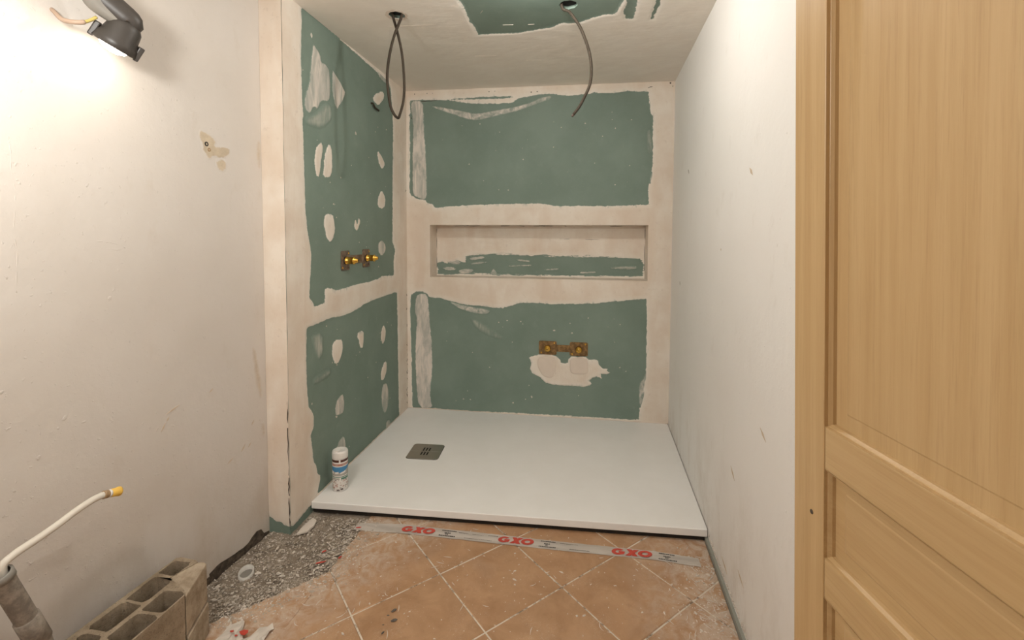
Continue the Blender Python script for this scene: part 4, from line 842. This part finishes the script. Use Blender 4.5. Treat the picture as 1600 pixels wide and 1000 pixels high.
# ---------------------------------------------------------------- printed tape stuck to the floor
tape = empty('printed_tape', (-.2, 1.925, 0)); tag(tape, 'strip of pale tape printed with red GXO letters along the tray front', 'tape')
def t_mid(x): return float(np.interp(x, [-1.0, -.88, -.79, -.42, -.07, .30, .47], [1.915, 1.922, 1.931, 1.929, 1.926, 1.929, 1.914]))
def t_w(x): return float(np.interp(x, [-1.0, -.88, -.4, .47], [.024, .031, .0295, .026]))
xs_ = np.linspace(-.998, .468, 90); V, F = [], []
for i, x in enumerate(xs_):
    for s in (-1, -.5, 0, .5, 1):
        V.append((x, t_mid(x) + s * t_w(x) + (random.uniform(-.0012, .0012) if abs(s) == 1 else 0), .0016 + (.0010 * abs(math.sin(x * 37 + s)) if abs(s) < 1 else 0)))
for i in range(len(xs_) - 1):
    for j in range(4): a = i * 5 + j; F.append((a, a + 5, a + 6, a + 1))
lpart('film', (V, F), M['tape'], tape, tape, True)
def tape_pt(x0, u, v): return (x0 + u, t_mid(x0 + u) + v, .0031)
def ell(cx, rx, ry, a0, a1, n): return [(cx + rx * math.cos(a0 + (a1 - a0) * k / n), ry * math.sin(a0 + (a1 - a0) * k / n)) for k in range(n + 1)]
LH = .0205
def ring_strip(cx, rx, ry, tx, ty, a0, a1, n):
    o, i = ell(cx, rx, ry, a0, a1, n), ell(cx, rx - tx, ry - ty, a0, a1, n)
    return [(o[k], o[k + 1], i[k + 1], i[k]) for k in range(n)]
def gxo():
    qs = []
    qs += ring_strip(.026, .027, LH, .0165, .0118, .75, 2 * math.pi - .35, 18)
    qs += [((.028, .003), (.053, .003), (.053, -.006), (.028, -.006)), ((.038, .001), (.053, .001), (.051, -.015), (.038, -.015))]
    qs += [((.057, LH), (.078, LH), (.108, -LH), (.087, -LH)), ((.087, LH), (.108, LH), (.078, -LH), (.057, -LH))]
    qs += ring_strip(.134, .029, LH, .0165, .0118, 0, 2 * math.pi, 24)
    return qs
def letters(x0, wid):
    V, F = [], []; sc = wid / .161
    for q in gxo():
        k = len(V); V += [(p_[0], p_[1], p_[2] + .00003 * (k // 4)) for p_ in (tape_pt(x0, (u + v * .22) * sc, v * .98) for u, v in q)]; F.append((k, k + 1, k + 2, k + 3))
        a, b, c = V[k:k + 3]
        if (b[0] - a[0]) * (c[1] - a[1]) - (b[1] - a[1]) * (c[0] - a[0]) < 0: F[-1] = F[-1][::-1]
    return V, F
starts = (-.786, -.352, .124)
for x0, w in zip(starts, (.148, .150, .160)): lpart('red_lettering', letters(x0, w), M['tape_red'], tape, tape)
def ink_row(x0, x1, v, hgt):
    V, F = [], []; x = x0
    while x < x1:
        w = random.uniform(.003, .0075)
        V, F = merge((V, F), ([tape_pt(x, 0, v), tape_pt(x, w, v), tape_pt(x, w + .001, v + hgt), tape_pt(x, .001, v + hgt)], [(0, 1, 2, 3)])); x += w + random.uniform(.0008, .0022)
    return V, F
rows = []
for x0, w in zip(starts, (.148, .150, .160)):
    e = x0 + w
    rows += [ink_row(e + .030, e + .092, .0135, .0062), ink_row(e + .045, e + .070, -.0015, .0065), ink_row(e + .050, e + .060, -.010, .006), ink_row(e + .024, e + .094, -.0205, .0062)]
rows += [ink_row(-.53, -.49, .010, .003), ink_row(-.47, -.42, .009, .002), ink_row(-.40, -.36, .012, .003), ink_row(-.50, -.38, -.020, .0025), ink_row(-.09, -.02, .013, .0025), ink_row(-.05, .03, -.019, .003)]
lpart('black_lettering', merge(*rows), M['tape_ink'], tape, tape)['kind'] = 'stuff'

# ---------------------------------------------------------------- rubble and litter on the floor
rg = DATA['ring']; rc_ = Vector(((rg[0][0] + rg[2][0]) / 2, (rg[0][1] + rg[2][1]) / 2, 0))
fo_ = empty('floor_pipe_stub', (rc_.x, rc_.y, 0)); tag(fo_, 'cut pale pipe stub set flush in the bare grey floor, left of the tiles', 'pipe')
def oval(r0, r1, z0, z1):
    V, F = [], []; n = 20
    for (a, zz) in ((r0, z0), (r0, z1), (r1, z1), (r1, z0)):
        for k in range(n):
            t_ = 6.283 * k / n; V.append((rc_.x + a * 1.0 * math.cos(t_), rc_.y + a * 1.35 * math.sin(t_), zz + (.008 * math.sin(t_ - 1) if zz > .004 else 0)))
    for i in range(3):
        for k in range(n): F.append((i * n + k, i * n + (k + 1) % n, (i + 1) * n + (k + 1) % n, (i + 1) * n + k))
    return V, F
lpart('rim', oval(.024, .0195, -.008, .012), M['pale'], fo_, fo_, True)
V = [(rc_.x + .020 * math.cos(6.283 * k / 20), rc_.y + .027 * math.sin(6.283 * k / 20), .002) for k in range(20)]
lpart('plug', (V, [tuple(range(20))]), M['grey'], fo_, fo_)

sh = ccw([(u, v) for u, v in DATA['shard']])
o = obj('plaster_shard', *prism(sh, [], .0015, .012, one(F_floor)), M['chip']); bevel(o, .002, 1); tag(o, 'flat white plaster shard lying at the foot of the partition corner', 'rubble')

def chips(name, n, pick, mats, size, label=None, parent=None, flatn=.45, zb=0.0, hgt=None):
    V, F, fm = [], [], []
    for _ in range(n):
        u, v = pick(); s = size * random.uniform(.35, 1.1) * (1 if random.random() < .9 else 2.0); a0 = random.uniform(0, 6.28); k = random.choice((4, 5)); e = random.uniform(1, 2.6)
        ca, sa = math.cos(a0), math.sin(a0); i = len(V); hh = s * random.uniform(.3, 1) * flatn * 2; m = random.randrange(len(mats))
        for ring, z in ((1, 0), (.6, hh)):
            for j in range(k):
                a = 6.283 * j / k; r = s * ring * random.uniform(.6, 1.2); x, y = r * math.cos(a) * e, r * math.sin(a)
                V.append((u + x * ca - y * sa, v + x * sa + y * ca, zb + z * random.uniform(.7, 1.2)))
        for j in range(k): F.append((i + j, i + (j + 1) % k, i + k + (j + 1) % k, i + k + j)); fm.append(m)
        F.append(tuple(range(i + k, i + 2 * k))); fm.append(m)
    o = obj(name, V, F, None, parent, mats=mats, fm=fm); o['kind'] = 'stuff'
    if label: o['label'] = label; o['category'] = 'rubble'
    return o
def on_screed():
    while True:
        u, v = random.uniform(-1.42, -.95), random.uniform(.95, 1.972)
        a, b = cut_side((u, v))
        if a > -.01 and b > -.01 and u > x_left(min(v, YC)) + .005 and (v < YC or u > XS + .01) and not (v < 1.33 and u < -1.15): return u, v
def near_cut():
    while True:
        u, v = random.uniform(-1.35, -.85), random.uniform(1.0, 1.972)
        a, b = cut_side((u, v))
        if min(a, b) > -.05 - abs(random.gauss(0, .03)) and min(a, b) < .09 and u > x_left(min(v, YC)) + .005 and not (v < 1.33 and u < -1.13): return u, v
chips('rubble', 3600, on_screed, [M['chip'], M['chip_mid'], M['chip_dark'], M['chip_mid'], M['chip_dark']], .0033, 'plaster crumbs and grit scattered over the bare grey floor', None, .5, -.004)
chips('plaster_dust_crumbs', 1500, near_cut, [M['chip'], M['chip_mid'], M['chip_mid']], .0029, 'white plaster crumbs along the broken edge of the tiles', None, .35, .0005)
def on_tiles():
    while True:
        u, v = random.uniform(-1.05, .47), random.uniform(1.15, 2.0)
        if max(cut_side((u, v))) < 0 or min(cut_side((u, v))) < 0:
            if u < x_right(v) - .02: return u, v
def by_right():
    v = random.uniform(1.15, 1.95)
    return x_right(v) - .016 - abs(random.gauss(0, .075)), v
chips('tile_crumbs', 420, on_tiles, [M['chip']], .0024, 'tiny white plaster flecks scattered over the terracotta tiles', None, .4, .0003)
chips('wall_crumbs', 520, by_right, [M['chip'], M['fresh']], .0028, 'white plaster crumbs swept along the foot of the right wall', None, .4, .0003)
# curled shavings of plaster on the tiles
V, F = [], []
for k in range(150):
    u, v = on_tiles() if k < 70 else by_right(); a = random.uniform(0, 6.28); L = random.uniform(.012, .042); cu = random.uniform(-40, 40)
    pts = []; x, y = u, v
    for j in range(6): pts.append((x, y, .0012)); x += math.cos(a) * L / 5; y += math.sin(a) * L / 5; a += cu * L / 5
    if max(p[0] - x_right(p[1]) for p in pts) > -.018: continue
    V, F = merge((V, F), tube(pts, [.0003, .0011, .0015, .0012, .0009, .0003], 4, False))
o = obj('plaster_shavings', V, F, M['chip']); o['kind'] = 'stuff'; o['label'] = 'thin curled plaster shavings lying on the tiles'; o['category'] = 'rubble'

def join(objs, name, label):
    mats = [];V, F, fm = [], [], []
    for o in objs:
        ml = [m for m in o.data.materials]
        for m in ml:
            if m not in mats: mats.append(m)
        k = len(V); V += [tuple(v.co) for v in o.data.vertices]
        for p in o.data.polygons: F.append(tuple(k + i for i in p.vertices)); fm.append(mats.index(ml[p.material_index]))
        bpy.data.objects.remove(o)
    o = obj(name, V, F, None, None, mats=mats, fm=fm); o['kind'] = 'stuff'; o['label'] = label; o['category'] = 'rubble'
D_ = bpy.data.objects
join([D_['tile_crumbs'], D_['wall_crumbs'], D_['plaster_shavings']], 'plaster_crumbs', 'white plaster flecks, crumbs and curled shavings scattered over the terracotta tiles')
join([D_['rubble'], D_['plaster_dust_crumbs']], 'grit', 'plaster crumbs and grit covering the bare grey floor left of the tiles')

# dark clump and crumbs
cl = on_px = Vector((-.665, 1.330, 0))
clump = empty('dirt_clump', tuple(cl)); tag(clump, 'ragged dark grey clump of dirt lying on the tiles at the bottom edge', 'dirt')
V, F = [], []
for k in range(44):
    s = random.uniform(.002, .0062); V, F = merge((V, F), lathe([(s * .4, 0), (s, s * .5), (s * .7, s * 1.1), (s * .1, s * 1.2)], (cl.x + random.gauss(0, .009) + .004, cl.y + random.gauss(0, .014), .0006), (random.uniform(-.9, .9), random.uniform(-.9, .9), .8), 4))
lpart('crumbs', (V, F), M['crumb'], clump, clump)['kind'] = 'stuff'
for (u, v, s, a, lab) in ((-.640, 1.492, .011, .9, 'long dark dirt crumb on the tiles, farthest of the five from the bottom edge'), (-.623, 1.452, .012, .5, 'largest dark dirt crumb on the tiles, rightmost of the five'),
    (-.652, 1.470, .005, .2, 'tiny dark dirt crumb between the two large ones on the tiles'), (-.640, 1.40, .007, 1.2, 'dark dirt crumb on the tiles nearest the ragged dirt clump'), (-.652, 1.43, .004, .4, 'smallest dark dirt crumb, just behind the one nearest the clump')):
    o = obj('dirt_crumb', *lathe([(s * .5, 0), (s, s * .2), (s * .6, s * .45), (s * .1, s * .5)], (0, 0, 0), (0, 0, 1), 7), M['crumb'])
    o.location = (u, v, .0008); o.rotation_euler = (0, 0, a); o.scale = (1, .5, 1)
    tag(o, lab, 'dirt', 'dark crumbs on the tiles')

# crumpled packaging at the bottom left and scraps of red print
pk = empty('torn_packaging', (-1.10, 1.30, 0)); tag(pk, 'crumpled white plastic wrapper with red print on the floor beside the block', 'wrapper')
n1, n2 = 12, 9; V, F = [], []
for i in range(n1):
    for j in range(n2):
        u = -1.150 + .150 * i / (n1 - 1) + random.uniform(-.004, .004); v = 1.200 + .135 * j / (n2 - 1) + .03 * math.sin(i * .8) + random.uniform(-.004, .004)
        V.append((u, v, .003 + .014 * abs(math.sin(i * 1.3 + j * .9)) * random.uniform(.3, 1)))
for i in range(n1 - 1):
    for j in range(n2 - 1): a = i * n2 + j; F.append((a, a + n2, a + n2 + 1, a + 1))
sheet = lpart('sheet', (V, F), M['paper'], pk, pk)
for (u, v, s) in ((-1.118, 1.312, .007), (-1.075, 1.315, .016), (-1.093, 1.300, .006)):
    p = [(u + s * math.cos(k * 1.05) * random.uniform(.7, 1.2), v + s * .7 * math.sin(k * 1.05) * random.uniform(.7, 1.2)) for k in range(6)]
    lpart('red_print', prism(p, [], .0165, .0172, one(F_floor)), M['tape_red'], pk, pk)
for (u, v, w, a, lab) in ((-.980, 1.905, .012, .3, 'small red tape scrap by the left end of the printed tape'), (-1.045, 1.735, .010, .9, 'small red tape scrap on the bare grey floor'), (-1.022, 1.672, .020, .5, 'longer red tape scrap at the broken corner of the tiles'), (-.962, 1.712, .009, 1.2, 'tiny red tape scrap on the tile edge')):
    p = [(-w, -.003), (w * .6, -.004), (w, .002), (0, .004), (-w * .8, .003)]; c, s = math.cos(a), math.sin(a)
    o = obj('tape_scrap', *prism([(x * c - y * s, x * s + y * c) for x, y in p], [], .0, .0012, one(F_floor)), M['tape_red']); o.location = (u, v, .0030)
    tag(o, lab, 'tape')

# ---------------------------------------------------------------- oak door folded back towards the right wall
K = .88                                                 # leaf scale
XD = .47 * K
DF = Vector((-math.sin(YAW), math.cos(YAW), 0)); DN = Vector((-math.cos(YAW), -math.sin(YAW), 0))   # along the leaf, out of its face
orig = Vector((math.cos(YAW), math.sin(YAW), 0)) * XD + DF * .045 * K
door = bpy.data.objects.new('door_1', None); link(door); struct(door)
LEAN = math.tan(math.radians(1.75))                      # the loose leaf leans a little into the room
UP = (Vector((0, 0, 1)) + DN * LEAN).normalized(); NR = UP.cross(DF) * -1
if NR.dot(DN) < 0: NR = -NR
piv = orig - DN * LEAN * (CAM_H - .012)
door.matrix_world = Matrix(((DF.x, NR.x, UP.x, piv.x), (DF.y, NR.y, UP.y, piv.y), (DF.z, NR.z, UP.z, .022), (0, 0, 0, 1)))
door['label'] = 'oak door with raised panels, folded back towards the right wall'
LW = (.7845 - .045) * K                                       # leaf width; local x runs to the free edge, y out of the face
SI = (.708 - .045) * K                                        # inner edge of the far stile
TH = .040; ZH = 2.03; SN = .105
def dpart(name, vf, mat, parent=None, bv=.0022, sm=False):
    o = obj(name, *vf, mat, parent or door, sm)
    if bv: bevel(o, bv, 2)
    return o
dpart('stile', box((SI, -TH, 0), (LW, 0, ZH)), M['wood_v'])
dpart('stile', box((0, -TH, 0), (SN, 0, ZH)), M['wood_v'])
def zk(z): return CAM_H + (z + .012 - CAM_H) * K - .022
RAILS = [(0, .20), (zk(.325), zk(.455)), (zk(.7325), zk(.7955)), (zk(.9365), zk(1.0035)), (1.90, ZH)]
for z0, z1 in RAILS: dpart('rail', box((SN, -TH, z0), (SI, -.0008, z1)), M['wood_h'])
RD = .014                                               # how far the panels lie back
def panel(z0, z1, mat):
    x0, x1 = SN, SI
    def ringv(m, d): return [(x0 + m, -d, z0 + m), (x1 - m, -d, z0 + m), (x1 - m, -d, z1 - m), (x0 + m, -d, z1 - m)]
    big = z1 - z0 > .3
    m2, m3 = (.024 if big else .022), (.026 if big else .024)
    rings = [(-.004, RD), (m2, RD), (m3, RD - .0007), (.09 if big else .05, RD - .0010)]
    V, F = [], []
    for m, d in rings: V += ringv(m, d)
    for i in range(len(rings) - 1):
        for k in range(4): a, b = i * 4 + k, i * 4 + (k + 1) % 4; F.append((a, b, b + 4, a + 4))
    k = (len(rings) - 1) * 4; F.append((k, k + 1, k + 2, k + 3))
    V += [(x0 - .004, -TH + .008, z0 - .004), (x1 + .004, -TH + .008, z0 - .004), (x1 + .004, -TH + .008, z1 + .004), (x0 - .004, -TH + .008, z1 + .004)]
    n = len(V) - 4; F += [(n + k, n + (k + 1) % 4, (k + 1) % 4, k) for k in range(4)] + [(n + 3, n + 2, n + 1, n)]
    p = dpart('panel', (V, [f[::-1] for f in F]), mat, None, 0)
    # moulding: quirk, bead and hollow between frame and panel
    prof = [(0, .0005), (.0002, .0052), (.0010, .0056), (.0024, .0080), (.0034, .0096), (.0038, .0128), (.0040, RD + .0002)]
    V, F = [], []
    for m, d in prof: V += ringv(m, d)
    for i in range(len(prof) - 1):
        for k in range(4): a, b = i * 4 + k, i * 4 + (k + 1) % 4; F.append((a, b, b + 4, a + 4))
    dpart('moulding', (V, [f[::-1] for f in F]), M['wood_v'] if big else M['wood_h'], p, 0)
for (a, b) in zip(RAILS[:-1], RAILS[1:]): panel(a[1], b[0], M['wood_v'] if b[0] - a[1] > .3 else M['wood_h'])
for z in (.25, 1.0, 1.75): dpart('hinge', lathe([(.007, 0), (.007, .09)], (-.004, -.006, z), (0, 0, 1), 10), M['steel'], None, 0)
V, F = lathe([(.0035, 0), (.0032, .0006)], (LW - .042, 0, .895), (0, 1, 0), 10); dpart('nail_hole', (V, F), M['cavity'], None, 0)
